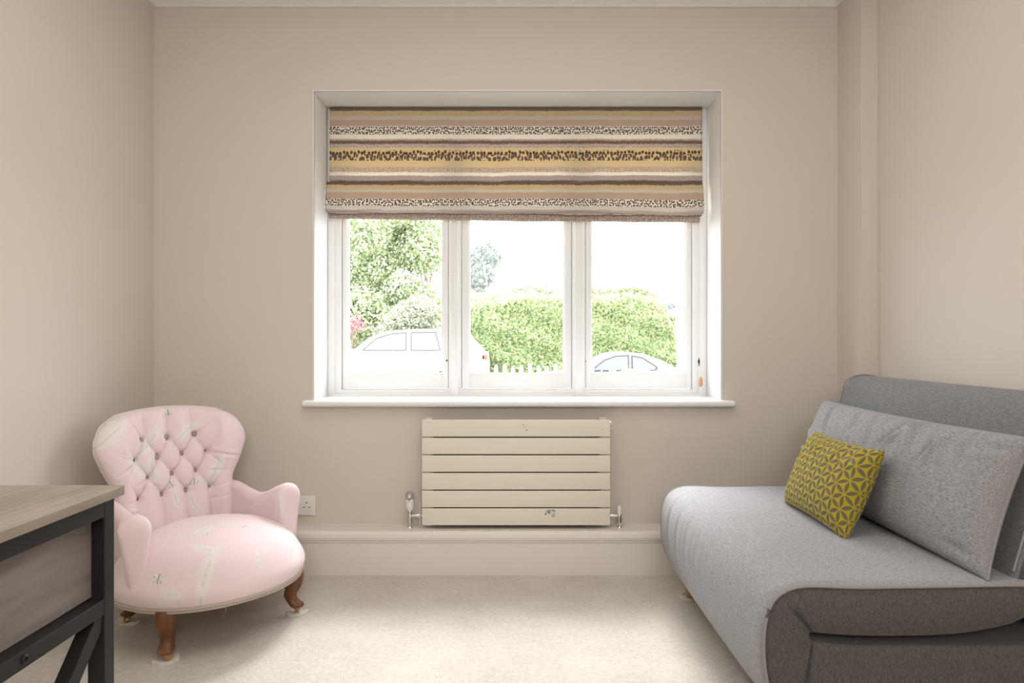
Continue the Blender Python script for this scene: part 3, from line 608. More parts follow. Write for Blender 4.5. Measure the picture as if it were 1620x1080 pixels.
def chair_back():
    nu, nv = 300, 220
    u = np.sin(np.linspace(-1, 1, nu)*PI/2); v = np.sin(np.linspace(0, 1, nv)*PI/2)**0.9
    U_, V_ = np.meshgrid(u, v, indexing='ij')
    P = resample2([(0, .200), (.2, .214), (.32, .213), (.43, .218), (.58, .250), (.75, .277), (.84, .276), (.91, .262), (.96, .240), (1, .185)], V_)
    X = U_*P; ztop = 0.719-0.016*(X/0.185)**2; Z = 0.25+(ztop-0.25)*V_
    ym = 0.300+0.22*(Z-0.3)-0.045*(X/0.25)**2
    rim = np.sqrt(np.clip(1-np.abs(U_)**5, 0, 1))*np.sqrt(np.clip(1-V_**16, 0, 1))
    XA = X+XC_B; xr = XA-0.028; ax_ = np.abs(xr)
    bol = sst(np.abs(xr-0.002), 0.12, 0.19)
    Tf = (0.044+0.026*bol)*rim+0.004; Tb = 0.036*rim+0.002
    a_, dz, zA, zD = 0.090, 0.068, 0.608, 0.404; XX = X+XC_B*0
    lat = sst(0.185-ax_, 0, 0.05); zc_ = np.clip(Z, zD, zA); rows = (zA-zc_)/dz
    Pq, Qq = xr/a_+rows/2, xr/a_-rows/2
    puff = np.clip(np.abs(np.sin(PI*Pq))*np.abs(np.sin(PI*Qq)), 0, 1)**0.38
    top = sst(Z, 0.725, 0.67); bd = np.full(X.shape, 9.0)
    for (bx, bz_) in BTN: bd = np.minimum(bd, np.hypot(XA-bx, Z-bz_))
    dep = (1-puff)*0.025*lat*np.where(Z > zA, top, 1)+0.016*np.exp(-(bd/0.014)**2)
    ang = np.arctan2(xr*0+1, xr)
    for p, q, am in CREASE:
        d, t = seg_d(XA, Z, p, q); dep = dep+am*(np.exp(-(d/0.0045)**2)-0.35*np.exp(-((d-0.012)/0.006)**2))*(1-0.75*t)*np.clip(rim*1.3-.2, 0, 1)
    Yf = ym-Tf+dep; Yb_ = ym+Tb
    Xs = X+XC_B-0.0
    front = np.stack([Xs, Yf, Z], -1); back = np.stack([Xs, Yb_, Z], -1)
    n1 = nu*nv; i1 = np.arange(n1).reshape(nu, nv); i2 = i1+n1
    f = [(int(i1[i, j]), int(i1[i+1, j]), int(i1[i+1, j+1]), int(i1[i, j+1])) for i in range(nu-1) for j in range(nv-1)]
    f += [(int(i2[i, j]), int(i2[i, j+1]), int(i2[i+1, j+1]), int(i2[i+1, j])) for i in range(nu-1) for j in range(nv-1)]
    rm = [(i, 0) for i in range(nu)]+[(nu-1, j) for j in range(1, nv)]+[(i, nv-1) for i in range(nu-2, -1, -1)]+[(0, j) for j in range(nv-2, 0, -1)]
    for k in range(len(rm)):
        p, q = rm[k], rm[(k+1) % len(rm)]; f.append((int(i1[p]), int(i2[p]), int(i2[q]), int(i1[q])))
    o = recalc(mesh('backrest', np.concatenate([front.reshape(-1, 3), back.reshape(-1, 3)]), f, PINK, CH))
    S = np.concatenate([XA.ravel(), XA.ravel()+5]); T = np.concatenate([Z.ravel(), Z.ravel()])
    mk, ik = paint_pattern(S, T, BACK_F, BACK_B); set_attr(o, 'mask', mk); set_attr(o, 'ink', ik); set_attr(o, 'ps', S); set_attr(o, 'pt', T)
    # outer back seam, a slim pale piping round the edge
    e = [(Xs[p], (Yf[p]+Yb_[p])/2+0.004, Z[p]) for p in rm if p[1] > 3][::4]
    B().tube(e, 0.0032, 6).obj('edge_piping', BRAID2, CH, True)
    return Xs, Yf, Z
def resample2(tab, v):
    P = spline(tab, 400); return np.interp(v, P[:, 0], P[:, 1])
BRAID2 = plain('pale_piping', (0.72, 0.63, 0.60), 0.85, 0, 0.1, 0.1, 200)
Xs, Yf, Zf = chair_back()
BUT = plain('covered_button', (0.36, 0.29, 0.27), 0.6, 0, 0.3, 0.2, 200)
for (bx, bz_) in BTN:
    i = np.unravel_index(np.argmin(np.hypot(Xs-bx, Zf-bz_)), Xs.shape); p = Vector((Xs[i], Yf[i], Zf[i]))
    B().lathe([(0, -0.004), (0.0095, -0.003), (0.0102, 0.001), (0.008, 0.0045), (0.004, 0.0063), (0, 0.0067)], 14, zto((0, 0, 0), (0, -1, 0.18), p+Vector((0, -0.005, 0)))).obj('button', BUT, CH, True)

def chair_arm(sg):
    Tt = spline([(.225, .300, .392), (.226, .250, .392), (.226, .190, .385), (.226, .130, .375), (.231, .075, .367), (.243, .020, .375), (.256, -.030, .392), (.268, -.075, .402), (.276, -.108, .396)], 150)
    Bb = spline([(.215, .290, .20), (.208, .250, .20), (.205, .190, .20), (.210, .130, .20), (.224, .075, .19), (.240, .020, .18), (.252, -.030, .18), (.260, -.075, .18), (.264, -.112, .18)], 150)
    N = 150; w = np.linspace(0, 1, N); shf = np.interp(w, [0, .4, 1], [.030, .012, -.012])
    for Q in (Tt, Bb): Q[:, 0] = sg*Q[:, 0]+shf
    if sg < 0: Tt[:, 2] -= 0.012*w
    nvi, na, nvo = 60, 20, 26; v = np.linspace(0, 1, nvi)[None, :, None]; P = Bb[:, None]*(1-v)+Tt[:, None]*v
    endk = np.sqrt(np.clip(1-((w-0.90)/0.10).clip(0, 1)**2, 0.0004, 1))
    rt = np.interp(w, [0, .3, .6, .85, 1], [.024, .026, .034, .046, .048])*endk; rb = np.interp(w, [0, 1], [.026, .026])*endk
    du = np.gradient(P, axis=0); dv = np.gradient(P, axis=1); n = np.cross(dv, du); n /= np.linalg.norm(n, axis=2, keepdims=True)+1e-9
    if np.mean(n[..., 0])*sg > 0: n = -n       # towards the sitter
    vi = v[0, :, 0][None]; r_in = rb[:, None]*(1-vi**1.6)+rt[:, None]*vi**1.6
    inner = P+n*r_in[..., None]
    tt = P[:, -1]-P[:, -2]; tt /= np.linalg.norm(tt, axis=1, keepdims=True)+1e-9; nt = n[:, -1]; angs = np.linspace(0, PI, na+2)[1:-1]
    arc = Tt[:, None]+rt[:, None, None]*(np.cos(angs)[None, :, None]*nt[:, None]+np.sin(angs)[None, :, None]*tt[:, None])
    outer = (P-n*r_in[..., None])[:, ::-1][:, ::2]
    G = np.concatenate([inner, arc, outer], 1); m_ = G.shape[1]
    # a seam where the arm meets the back, with small gathers
    for w0, am in ((.42, .0035), (.47, .002)): G += 0
    idx = np.arange(N*m_).reshape(N, m_)
    f = [(int(idx[i, j]), int(idx[i, (j+1) % m_]), int(idx[i+1, (j+1) % m_]), int(idx[i+1, j])) for i in range(N-1) for j in range(m_)]
    f.append(tuple(int(x) for x in idx[0])); f.append(tuple(int(x) for x in idx[-1][::-1]))
    o = recalc(mesh('arm', G.reshape(-1, 3), f, PINK, CH))
    s_ = np.concatenate([[0], np.cumsum(np.linalg.norm(np.diff(P[:, 40], axis=0), axis=1))]); s_ = s_[-1]-s_
    S = np.repeat(s_[:, None], m_, 1)*1.0; T = G[..., 2].copy(); S[:, nvi+na//2:] += 3
    mk, ik = paint_pattern(S.ravel(), T.ravel(), ARM_F, ARM_B); set_attr(o, 'mask', mk); set_attr(o, 'ink', ik); set_attr(o, 'ps', S); set_attr(o, 'pt', T)
chair_arm(1); chair_arm(-1)

# legs
def leg(x, y, ang, dark=False):
    """cabriole leg; ang = outward direction in the chair's plan"""
    prof = [(0.158, -0.002, .038, .036), (0.142, .000, .037, .034), (0.124, .001, .034, .031), (0.105, .001, .030, .0275), (0.088, -.002, .0255, .024), (0.070, -.006, .022, .021), (0.057, -.004, .0215, .0205), (0.045, .002, .0235, .023), (0.037, .007, .0255, .0245), (0.030, .009, .023, .022), (0.0255, .009, .015, .015)]
    P = spline([(p[0], p[1], p[2], p[3]) for p in prof], 40); n = 24; V = []; c, s_ = math.cos(ang), math.sin(ang)
    for z, off, a, b in P:
        for k in range(n):
            t = 2*PI*k/n; q = 0.86 if z > 0.06 else 1.0
            ca, sa = np.sign(math.cos(t))*abs(math.cos(t))**q, np.sign(math.sin(t))*abs(math.sin(t))**q
            u, w = off*1.6+a*ca, b*sa; V.append((x+u*c-w*s_, y+u*s_+w*c, z))
    f = [(i*n+k, i*n+(k+1) % n, (i+1)*n+(k+1) % n, (i+1)*n+k) for i in range(len(P)-1) for k in range(n)]
    f.append(tuple(range(n))); f.append(tuple(range((len(P)-1)*n, len(P)*n)))
    lg = recalc(mesh('leg', V, f, LEGWOOD, CH))
    cx_, cy_ = x+0.0145*c, y+0.0145*s_
    m = B(); m.lathe([(0, 0.032), (0.0165, 0.032), (0.017, 0.028), (0.0135, 0.022), (0.008, 0.019), (0.0075, 0.0165), (0, 0.0165)], 18, Matrix.Translation((cx_, cy_, 0)))
    ca = ang+1.9; wx_, wy_ = cx_+0.006*math.cos(ca), cy_+0.006*math.sin(ca)
    m.lathe([(0, -0.007), (0.0075, -0.007), (0.009, -0.005), (0.009, 0.005), (0.0075, 0.007), (0, 0.007)], 16, Matrix.Translation((wx_, wy_, 0.0142)) @ Matrix.Rotation(ca, 4, 'Z') @ Matrix.Rotation(PI/2, 4, 'X'))
    for sg in (-1, 1): m.box(-0.008, 0.012, sg*0.0085-0.001, sg*0.0085+0.001, 0.012, 0.022, 0.0006, 1, 0, Matrix.Translation((wx_, wy_, 0)) @ Matrix.Rotation(ca, 4, 'Z'))
    m.obj('castor', BRASS, lg, True)
    return cx_, cy_
LEGS = [(-.222, -.170, math.radians(-128)), (.222, -.170, math.radians(-52)), (-.165, .20, math.radians(125)), (.165, .20, math.radians(55))]
cr, sr = math.cos(math.radians(52.2)), math.sin(math.radians(52.2))
locs = ['under the front left castor of the pink chair, nearest the camera', 'under the front right castor of the pink chair', 'under the rear castor of the chair beside the desk leg', 'under the hidden rear right castor of the pink chair']
for i, (x, y, a) in enumerate(LEGS):
    cx_, cy_ = leg(x, y, a)
    # felt carpet protector, curled pad of its own
    m = B(); n = 22; t = bmesh.new(); rr = random.Random(i+3); top = []; bot = []
    for k in range(n):
        q = 2*PI*k/n; r = 0.034+0.007*math.sin(2*q+i)+rr.uniform(-.003, .003); e = 0.007+0.007*max(0, math.sin(q*2+i*1.3))
        top.append(t.verts.new((r*math.cos(q), r*0.85*math.sin(q), e))); bot.append(t.verts.new((r*math.cos(q), r*0.85*math.sin(q), 0.0003)))
    ct = t.verts.new((0, 0, 0.0045)); cb = t.verts.new((0, 0, 0.0003))
    for k in range(n):
        j = (k+1) % n; t.faces.new((ct, top[k], top[j])); t.faces.new((top[k], bot[k], bot[j], top[j])); t.faces.new((cb, bot[j], bot[k]))
    m.add(t); wx_, wy_ = -1.05+cx_*cr-cy_*sr, 2.36+cx_*sr+cy_*cr
    o = m.obj('felt_pad', FELT, None, True, (wx_, wy_, 0)); tag(o, 'curled cream felt '+locs[i], 'furniture pad', 'felt pads under the chair castors')

# ---------------------------------------------------------------- grey sofa bed
def grey_fabric(name, c1, c2, stretch=(1, 1, 1), sc=1.0):
    k = NT(name); v = k.coord('Object', stretch)
    a = k.noise(v, 330*sc, 3, 0.7); b = k.noise(v, 900*sc, 2, 0.6); d = k.noise(v, 9, 3)
    f = k.math('ADD', k.math('MULTIPLY', a, 0.65), k.math('MULTIPLY', b, 0.35))
    col = k.ramp(f, [(0.36, c1), (0.64, c2)]); col = k.mix(k.math('MULTIPLY', d, 0.10), col, C4([x*0.8 for x in c1]))
    k.base(col, 0.92, 0, 0.15); k.b.inputs['Sheen Weight'].default_value = 0.12; k.bump(f, 0.35, 0.0015); return k.m
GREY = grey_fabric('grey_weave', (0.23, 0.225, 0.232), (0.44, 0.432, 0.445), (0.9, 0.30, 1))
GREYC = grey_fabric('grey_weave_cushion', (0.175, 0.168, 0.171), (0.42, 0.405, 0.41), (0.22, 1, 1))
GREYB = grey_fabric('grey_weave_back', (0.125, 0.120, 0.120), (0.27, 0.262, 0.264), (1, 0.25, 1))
GREY_SHADE = grey_fabric('grey_weave_side_shade', (0.060, 0.053, 0.051), (0.148, 0.133, 0.127), (1, 1, 0.35))  # darker side cloth, deepened further with the shade on those faces
PIPE = plain('grey_piping', (0.30, 0.285, 0.285), 0.8, 0, 0.2, 0.1, 200)
YN, YFAR = 1.55, 2.605
def near(px, py, Y=YN): return ((px-810)/F*Y, H-(py-540)/F*Y)
so_ = empty('sofa_bed', (1.0, 2.08, 0)); tag(so_, 'grey fabric fold-out sofa bed standing against the right wall', 'sofa')
def sfc(o, par=None):
    o.parent = par or so_; o.matrix_parent_inverse = Matrix.Translation(-Vector(so_.location)); return o
def resample(P, n):
    P = np.array(P, float); d = spline(P, 400); s = np.concatenate([[0], np.cumsum(np.linalg.norm(np.diff(d, axis=0), axis=1))])
    t = np.linspace(0, s[-1], n); return np.stack([np.interp(t, s, d[:, k]) for k in range(d.shape[1])], 1)
def mattress():
    # paired outer / inner outline, from the rear tip of the top slab, round the front fold, to the rear of the lower slab
    pr = [((1.215, .395), (1.190, .372)), ((1.175, .413), (1.145, .335)), ((1.10, .415), (1.06, .314)), ((1.00, .413), (.98, .305)), ((.88, .411), (.88, .302)), ((.78, .410), (.78, .303)), ((.70, .413), (.715, .307)),
          ((.655, .412), (.692, .309)), ((.620, .402), (.683, .310)), ((.594, .380), (.678, .3095)), ((.580, .345), (.675, .308)), ((.574, .300), (.674, .305)), ((.574, .25), (.674, .300)), ((.582, .195), (.675, .295)), ((.603, .140), (.677, .291)), ((.640, .092), (.682, .289)), ((.70, .058), (.70, .287)),
          ((.78, .050), (.78, .280)), ((.95, .050), (.95, .279)), ((1.15, .050), (1.15, .279)), ((1.38, .050), (1.33, .279)), ((1.395, .14), (1.375, .20))]
    Q = np.array([[*a, *b] for a, b in pr]); ns = 230
    D_ = resample(Q, ns)
    O, I = D_[:, :2], D_[:, 2:]
    s = np.linspace(0, 1, ns)
    ny, nt = 96, 26
    # round-edged ring: outer surface (y), far side (t), inner surface, near side
    ring = []
    yv_ = np.linspace(0, 1, ny)
    tv = np.linspace(0, 1, nt)
    V = np.zeros((ns, 2*ny+2*nt-4, 3)); side = np.zeros((ns, 2*ny+2*nt-4))
    sb1 = s[np.argmin(np.hypot(O[:, 0]-.612, O[:, 1]-.398))]; sb2 = s[np.argmin(np.hypot(O[:, 0]-.612, O[:, 1]-.125))]
    fr_ = np.exp(-(((s-(sb1+sb2)/2)/(0.75*(sb2-sb1)))**2))
    j = 0
    def put(jj, u, t, tagside):
        # u: 0 near .. 1 far ; t: 0 outer .. 1 inner
        P = O*(1-t)+I*t; Y = YN+(YFAR-YN)*u
        nrm = O-I; nrm = nrm/(np.linalg.norm(nrm, axis=1, keepdims=True)+1e-9)
        d = min(u, 1-u)*(YFAR-YN)
        edge = math.sqrt(max(0.0, 1-(1-min(1, d/0.035))**2)) if tagside != 1 else 0
        off = np.zeros(ns)
        if tagside == 0 and t < 0.5:
            off = 0.010*edge*np.ones(ns)+0.006*math.sin(PI*u)
            # soft vertical wrinkles in the front face
            wr_ = fr_*0.0011*sum(math.sin(2*PI*u*f_+p_)*w_ for f_, p_, w_ in ((17, 1, 1), (26, 2, .8), (9, .5, 1)))*(0.15+1.4*u**2)
            off = off+wr_*edge*np.clip(np.sin((s-sb1+0.02)/(sb2-sb1+0.04)*PI), 0, 1)
        elif tagside == 0: off = -0.0005*edge*np.ones(ns)
        y = np.full(ns, Y)
        if tagside == 1:
            bul = 0.014*math.sin(PI*t)**0.7*(0.55+0.45*1); sg = -1 if u < 0.5 else 1
            cr_ = np.zeros(ns)
            for sc__, w0 in ((sb1+0.004, 0.0042), (sb2+0.018, 0.0042)):
                cr_ += 0.022*np.exp(-((s-sc__)/w0)**2)*np.clip((t-0.2)/0.35, 0, 1)
            for q_ in range(5):
                cr_ += 0.0025*np.exp(-((s-(sb1+(sb2-sb1)*(0.2+0.16*q_)))/0.006)**2)*np.clip((t-0.55)/0.4, 0, 1)
            y = y+sg*(bul-cr_*math.sin(PI*min(1, t*0.5+0.35)))
        V[:, jj, 0] = P[:, 0]+nrm[:, 0]*off; V[:, jj, 2] = P[:, 1]+nrm[:, 1]*off; V[:, jj, 1] = y; side[:, jj] = tagside
    for u in yv_: put(j, u, 0.0, 0); j += 1
    for t in tv[1:-1]: put(j, 1.0, t, 1); j += 1
    for u in yv_[::-1]: put(j, u, 1.0, 0); j += 1
    for t in tv[::-1][1:-1]: put(j, 0.0, t, 1); j += 1
    m_ = V.shape[1]; idx = np.arange(ns*m_).reshape(ns, m_)
    f = []; mi = []
    for i in range(ns-1):
        for jj in range(m_):
            k = (jj+1) % m_; f.append((int(idx[i, jj]), int(idx[i, k]), int(idx[i+1, k]), int(idx[i+1, jj])))
            mi.append(1 if (side[0, jj] == 1 or side[0, k] == 1 or (ny+nt-2 <= jj < 2*ny+nt-2)) else 0)  # fold underside also dark, the shade of the gap put into its colour
    f.append(tuple(int(x) for x in idx[0])); f.append(tuple(int(x) for x in idx[-1])); mi += [0, 0]
    o = mesh('folded_mattress', V.reshape(-1, 3), f, [GREY, GREY_SHADE]); o.data.polygons.foreach_set('material_index', mi)
    # recalculating keeps material indices
    recalc(o); sfc(o)
    nr_ = O-I; nr_ = nr_/(np.linalg.norm(nr_, axis=1, keepdims=True)+1e-9)
    Q_ = O+nr_*0.003
    for Y in (YN-0.003, YFAR+0.003):
        sfc(B().tube([(p[0], Y, p[1]) for p in Q_[2:-2:2]], 0.0042, 8).obj('piping', PIPE, None, True))
mattress()
def slab(name, poly, y0, y1, mat, bev, segs=5, bulge=0.0):
    """outline in X,Z extruded along Y with generous rounding; near and far end faces use the darker, shaded side cloth"""
    t = bmesh.new(); v0 = [t.verts.new((p[0], y0, p[1])) for p in poly]; v1 = [t.verts.new((p[0], y1, p[1])) for p in poly]; n = len(poly)
    f0 = t.faces.new(v0); f1 = t.faces.new(v1)
    for i in range(n): t.faces.new((v0[i], v0[(i+1) % n], v1[(i+1) % n], v1[i]))
    bmesh.ops.recalc_face_normals(t, faces=t.faces)
    bmesh.ops.bevel(t, geom=list(t.edges), offset=bev, segments=segs, profile=0.5, affect='EDGES', clamp_overlap=True)
    b = B(); b.add(t); o = b.obj(name, mat, None, True)
    return o
# backrest: leaning slab with rounded head, its lower end goes down behind the seat
bk = [(1.235, .300), (1.150, .410), (1.262, .800), (1.285, .833), (1.330, .842), (1.385, .838), (1.405, .80), (1.330, .430), (1.330, .300)]
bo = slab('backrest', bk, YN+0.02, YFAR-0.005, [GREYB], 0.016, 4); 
t_ = bo.data; t_.materials.append(GREY_SHADE)
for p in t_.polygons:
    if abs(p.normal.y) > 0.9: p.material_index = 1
sfc(bo)
for Y in (YN+0.019, YFAR-0.004):
    q = spline([(1.158, .44), (1.208, .61), (1.258, .79), (1.279, .828), (1.330, .843), (1.380, .839)], 40)
    sfc(B().tube([(a, Y+(0.008 if Y < 2 else -0.008), b_) for a, b_ in q], 0.003, 8).obj('piping', PIPE, None, True))
# round wooden legs in cups
for (x, y) in ((.674, 2.575), (.700, 1.70), (1.30, 2.515), (1.30, 1.70)):
    lg = sfc(B().lathe([(0, 0.008), (0.0165, 0.008), (0.0185, 0.012), (0.026, 0.075), (0, 0.075)], 24, Matrix.Translation((x, y, 0))).obj('leg', OAKLEG, None, True))
CUP = plain('frosted_cup', (0.62, 0.58, 0.53), 0.3, 0, 0.5, 0.03)
for i, (x, y, w) in enumerate(((.674, 2.575, 'visible below the far front corner of the grey sofa bed'), (.700, 1.70, 'under the near front leg of the grey sofa bed'), (1.30, 2.515, 'under the far rear leg of the sofa bed'), (1.30, 1.70, 'under the near rear leg of the grey sofa bed'))):
    o = B().lathe([(0, 0.0002), (0.036, 0.0002), (0.038, 0.003), (0.036, 0.012), (0.032, 0.013), (0.030, 0.0079), (0, 0.0079)], 28).obj('castor_cup', CUP, None, True, (x, y, 0)); tag(o, 'pale round furniture cup '+w, 'furniture cup', 'cups under the sofa legs')

# ---------------------------------------------------------------- cushions
def cushion(name, w, h, th, mat, nx=160, ny=110, pinch=0.03, pw=0.42, wrk=0.0, seed=0, pattern=None, cell=0.05, backk=0.75):
    u = np.linspace(-1, 1, nx); v = np.linspace(-1, 1, ny); Uu, Vv = np.meshgrid(u, v, indexing='ij')
    # denser near the seam
    Uu = np.sin(Uu*PI/2*0.98)/math.sin(PI/2*0.98); Vv = np.sin(Vv*PI/2*0.98)/math.sin(PI/2*0.98)
    X = Uu*(w/2)*(1-pinch*(1-Vv**2)*0+0)*(1-pinch*(1-np.abs(Vv)**2)*np.abs(Uu)**3); Z = Vv*(h/2)*(1-pinch*1.4*(1-np.abs(Uu)**2)*np.abs(Vv)**3)
    T = th/2*(np.clip(1-Uu**2, 0, 1)**pw)*(np.clip(1-Vv**2, 0, 1)**pw)
    T = T+0.0025
    r = np.random.default_rng(seed)
    W_ = np.zeros_like(T)
    if wrk:
        for _ in range(14):
            x0 = r.uniform(-w*0.42, w*0.42); a = r.uniform(-0.9, 0.9); L_ = r.uniform(0.05, 0.13)*h/0.35; z0 = h/2-0.01
            dx = X-(x0+(z0-Z)*a); W_ += wrk*r.uniform(.4, 1)*np.sin(dx/0.012+r.uniform(0, 6))*np.exp(-(dx/0.02)**2)*np.exp(-(((z0-Z)-0.05)/L_)**2)
        for _ in range(8):
            z0 = r.uniform(-h*.4, h*.4); sd = r.choice([-1, 1]); dz_ = Z-z0-(sd*w/2-X)*r.uniform(-.4, .4); W_ += 0.6*wrk*np.exp(-(dz_/0.012)**2)*np.exp(-(((sd*w/2-X)*sd-0.05)/0.06)**2)*r.choice([-1, 1])
        W_ *= np.clip((1-Uu**2)*6, 0, 1)*np.clip((1-Vv**2)*6, 0, 1)
    mk = np.zeros_like(T)
    if pattern:
        sx = np.cumsum(np.hypot(np.gradient(X[:, ny//2]), np.gradient(T[:, ny//2]))); sz = np.cumsum(np.hypot(np.gradient(Z[nx//2]), np.gradient(T[nx//2])))
        sx -= sx[nx//2]; sz -= sz[ny//2]; mk = pattern(sx[:, None]+0*X, sz[None]+0*Z, cell)
        W_ = W_-0.0022*mk*np.clip((1-Uu**2)*8, 0, 1)*np.clip((1-Vv**2)*8, 0, 1)
    front = np.stack([X, -(T+W_), Z], -1); back = np.stack([X, T*backk-W_*0.3*0, Z], -1)
    n1 = nx*ny; i1 = np.arange(n1).reshape(nx, ny); i2 = i1+n1
    f = [(int(i1[i, j]), int(i1[i+1, j]), int(i1[i+1, j+1]), int(i1[i, j+1])) for i in range(nx-1) for j in range(ny-1)]
    f += [(int(i2[i, j]), int(i2[i, j+1]), int(i2[i+1, j+1]), int(i2[i+1, j])) for i in range(nx-1) for j in range(ny-1)]
    rim = [(i, 0) for i in range(nx)]+[(nx-1, j) for j in range(1, ny)]+[(i, ny-1) for i in range(nx-2, -1, -1)]+[(0, j) for j in range(ny-2, 0, -1)]
    for k in range(len(rim)):
        a, b_ = rim[k], rim[(k+1) % len(rim)]; f.append((int(i1[a]), int(i2[a]), int(i2[b_]), int(i1[b_])))
    o = mesh(name, np.concatenate([front.reshape(-1, 3), back.reshape(-1, 3)]), f, mat)
    set_attr(o, 'mask', np.concatenate([mk.ravel(), mk.ravel()])); set_attr(o, 'ink', np.zeros(2*n1))
    rimp = [tuple(np.array([X[a], 0, Z[a]])) for a in rim]
    return recalc(o), rimp
def frame_matrix(bl_, br_, tl_, nback=None):
    """local x along the bottom edge, local z up the cushion"""
    bl_, br_, tl_ = Vector(bl_), Vector(br_), Vector(tl_); x = (br_-bl_).normalized(); z = (tl_-bl_); z = (z-x*z.dot(x)).normalized(); y = z.cross(x)
    M = Matrix(((x.x, y.x, z.x), (x.y, y.y, z.y), (x.z, y.z, z.z))).to_4x4(); return M, (br_-bl_).length, (tl_-bl_).length
def place_cushion(root_name, label, cat, body_name, bl_, br_, tl_, th, mat, **kw):
    M, w, h = frame_matrix(bl_, br_, tl_); c = (Vector(br_)+Vector(tl_))/2
    o, rim = cushion(body_name, w, h, th, mat, **kw)
    e = empty(root_name); e.matrix_world = Matrix.Translation(c) @ M; tag(e, label, cat); o.parent = e
    return e, rim, w, h
# long grey cushion; bottom edge runs from the far end (left in view) to the near end
e, rim, w, h = place_cushion('long_cushion', 'long grey piped cushion leaning on the sofa bed backrest behind the yellow cushion', 'cushion', 'cushion_body',
    (1.083, 2.585, .424), (1.088, 1.562, .424), (1.188, 2.585, .746), 0.185, GREYC, nx=220, ny=110, pinch=0.035, pw=0.38, wrk=0.011, seed=5, backk=0.42)
B().tube(rim[::2], 0.0035, 8, 0, True).obj('piping', PIPE, e, True)
def petals(X, Z, c):
    """vesica petals along the edges of a triangular lattice"""
    m = np.zeros_like(X)
    for a in (PI/2, PI/2+PI/3, PI/2-PI/3):
        ux, uz = math.cos(a), math.sin(a); s = X*ux+Z*uz; t = -X*uz+Z*ux
        row = c*math.sqrt(3)/2; k = np.round(t/row); tt = t-k*row; ss = s-(k % 2)*c/2
        q = ss/c-np.round(ss/c-0.5)-0.5
        L_ = 0.42; hw = 0.136*c*(1-(q/L_)**2)
        m = np.maximum(m, sst(hw-np.abs(tt), -0.0006, 0.0008)*(np.abs(q) < L_))
    return m
YEL = attr_fabric('chartreuse_cut_velvet', (0.41, 0.315, 0.010), (0.135, 0.118, 0.078), (0.1, 0.1, 0.1), 0.75, 500, 0.3)
yb0, yb1 = at(1245, 803, 2.33), at(1338, 858, 1.92)
e2, rim2, w2, h2 = place_cushion('yellow_cushion', 'small mustard yellow cut-velvet cushion with grey petal pattern on the sofa bed seat', 'cushion', 'cushion_body',
    (.925, 2.300, .424), (.918, 1.872, .424), (1.030, 2.310, .668), 0.135, YEL, nx=330, ny=220, pinch=0.045, pw=0.42, wrk=0.0035, seed=9, pattern=petals, cell=0.043)

# ---------------------------------------------------------------- desk
dk = empty('desk', (-1.06, .86, 0)); tag(dk, 'grey wood-effect desk with black metal X-braced frame in the left foreground', 'desk')
def dch(o, par=None): o.parent = par or dk; o.matrix_parent_inverse = Matrix.Translation(-Vector(dk.location)); return o
ZT = 0.735; XE = -.634; YE = 1.118; YK = .60; XO = -1.50; tk = 0.0155
dch(B().box(XO, XE, YK, YE, ZT-tk, ZT, 0.0012, 2).obj('desktop', DESKTOP))
s = 0.027; xe = XE-0.010; ye = YE-0.012; yk = YK+0.012; xo = XO+0.01
zt2 = ZT-tk-0.0004; zr0, zr1 = 0.538, 0.563
for (xa, ya, lb) in ((xe-s, ye-s, 1), (xe-s, yk, 0), (xo, ye-s, 1), (xo, yk, 0)):
    dch(B().box(xa, xa+s, ya, ya+s, 0.0, zt2, 0.0015, 2).obj('leg', BLACKMETAL))
for xa in (xe-s, xo):
    dch(B().box(xa, xa+s, yk+s, ye-s, zt2-s, zt2, 0.0015, 2).obj('top_rail', BLACKMETAL))
    r_ = dch(B().box(xa, xa+s, yk+s, ye-s, zr0, zr1, 0.0015, 2).obj('side_rail', BLACKMETAL))
    dch(B().box(xa, xa+s, yk+s, ye-s, 0.06, 0.06+s, 0.0015, 2).obj('bottom_rail', BLACKMETAL))
    # X brace
    y0, y1, z0, z1 = yk+s, ye-s, 0.06+s, zr0
    for k_, (p, q) in enumerate((((y0, z0), (y1, z1)), ((y1, z0), (y0, z1)))):
        dy, dz_ = q[0]-p[0], q[1]-p[1]; L_ = math.hypot(dy, dz_); ny_, nz_ = -dz_/L_*s/2, dy/L_*s/2; ex, ez = dy/L_*0.0, dz_/L_*0.0
        off = 0.0006*k_
        dch(B().prism([(p[0]+ny_, p[1]+nz_), (p[0]-ny_, p[1]-nz_), (q[0]-ny_, q[1]-nz_), (q[0]+ny_, q[1]+nz_)], 'x', xa+0.003+off, xa+s-0.003-off).obj('cross_brace', BLACKMETAL))
xa = xe-s
dch(B().box(xa+0.002, xa+0.014, yk+s, ye-s-0.0005, zr1-0.0, zt2-s, 0.0).obj('side_panel', DESKPANEL)) if False else dch(B().box(xa-0.006, xa+0.006, yk+0.01, ye-0.004, zr1+0.003, zt2-s-0.003, 0.0005).obj('side_panel', DESKPANEL))
for xx in (xa, xo+s):
    pass
for z_ in (zt2-s, zr0):
    dch(B().box(xo+s, xe-s, ye-s, ye, z_, z_+s-0.001, 0.0015).obj('back_rail', BLACKMETAL)); 
q = at(108.6, 992.7, 1.0)
yb_ = 0.902; zz_ = (zr0+zr1)/2
m = B(); m.lathe([(0, -0.001), (0.0062, -0.001), (0.0062, 0.001), (0.0045, 0.0026), (0.003, 0.003), (0.003, 0.0012), (0, 0.0012)], 20, Matrix.Translation((xe, yb_, zz_)) @ Matrix.Rotation(PI/2, 4, 'Y')); dch(m.obj('bolt', BLACKMETAL, None, True))

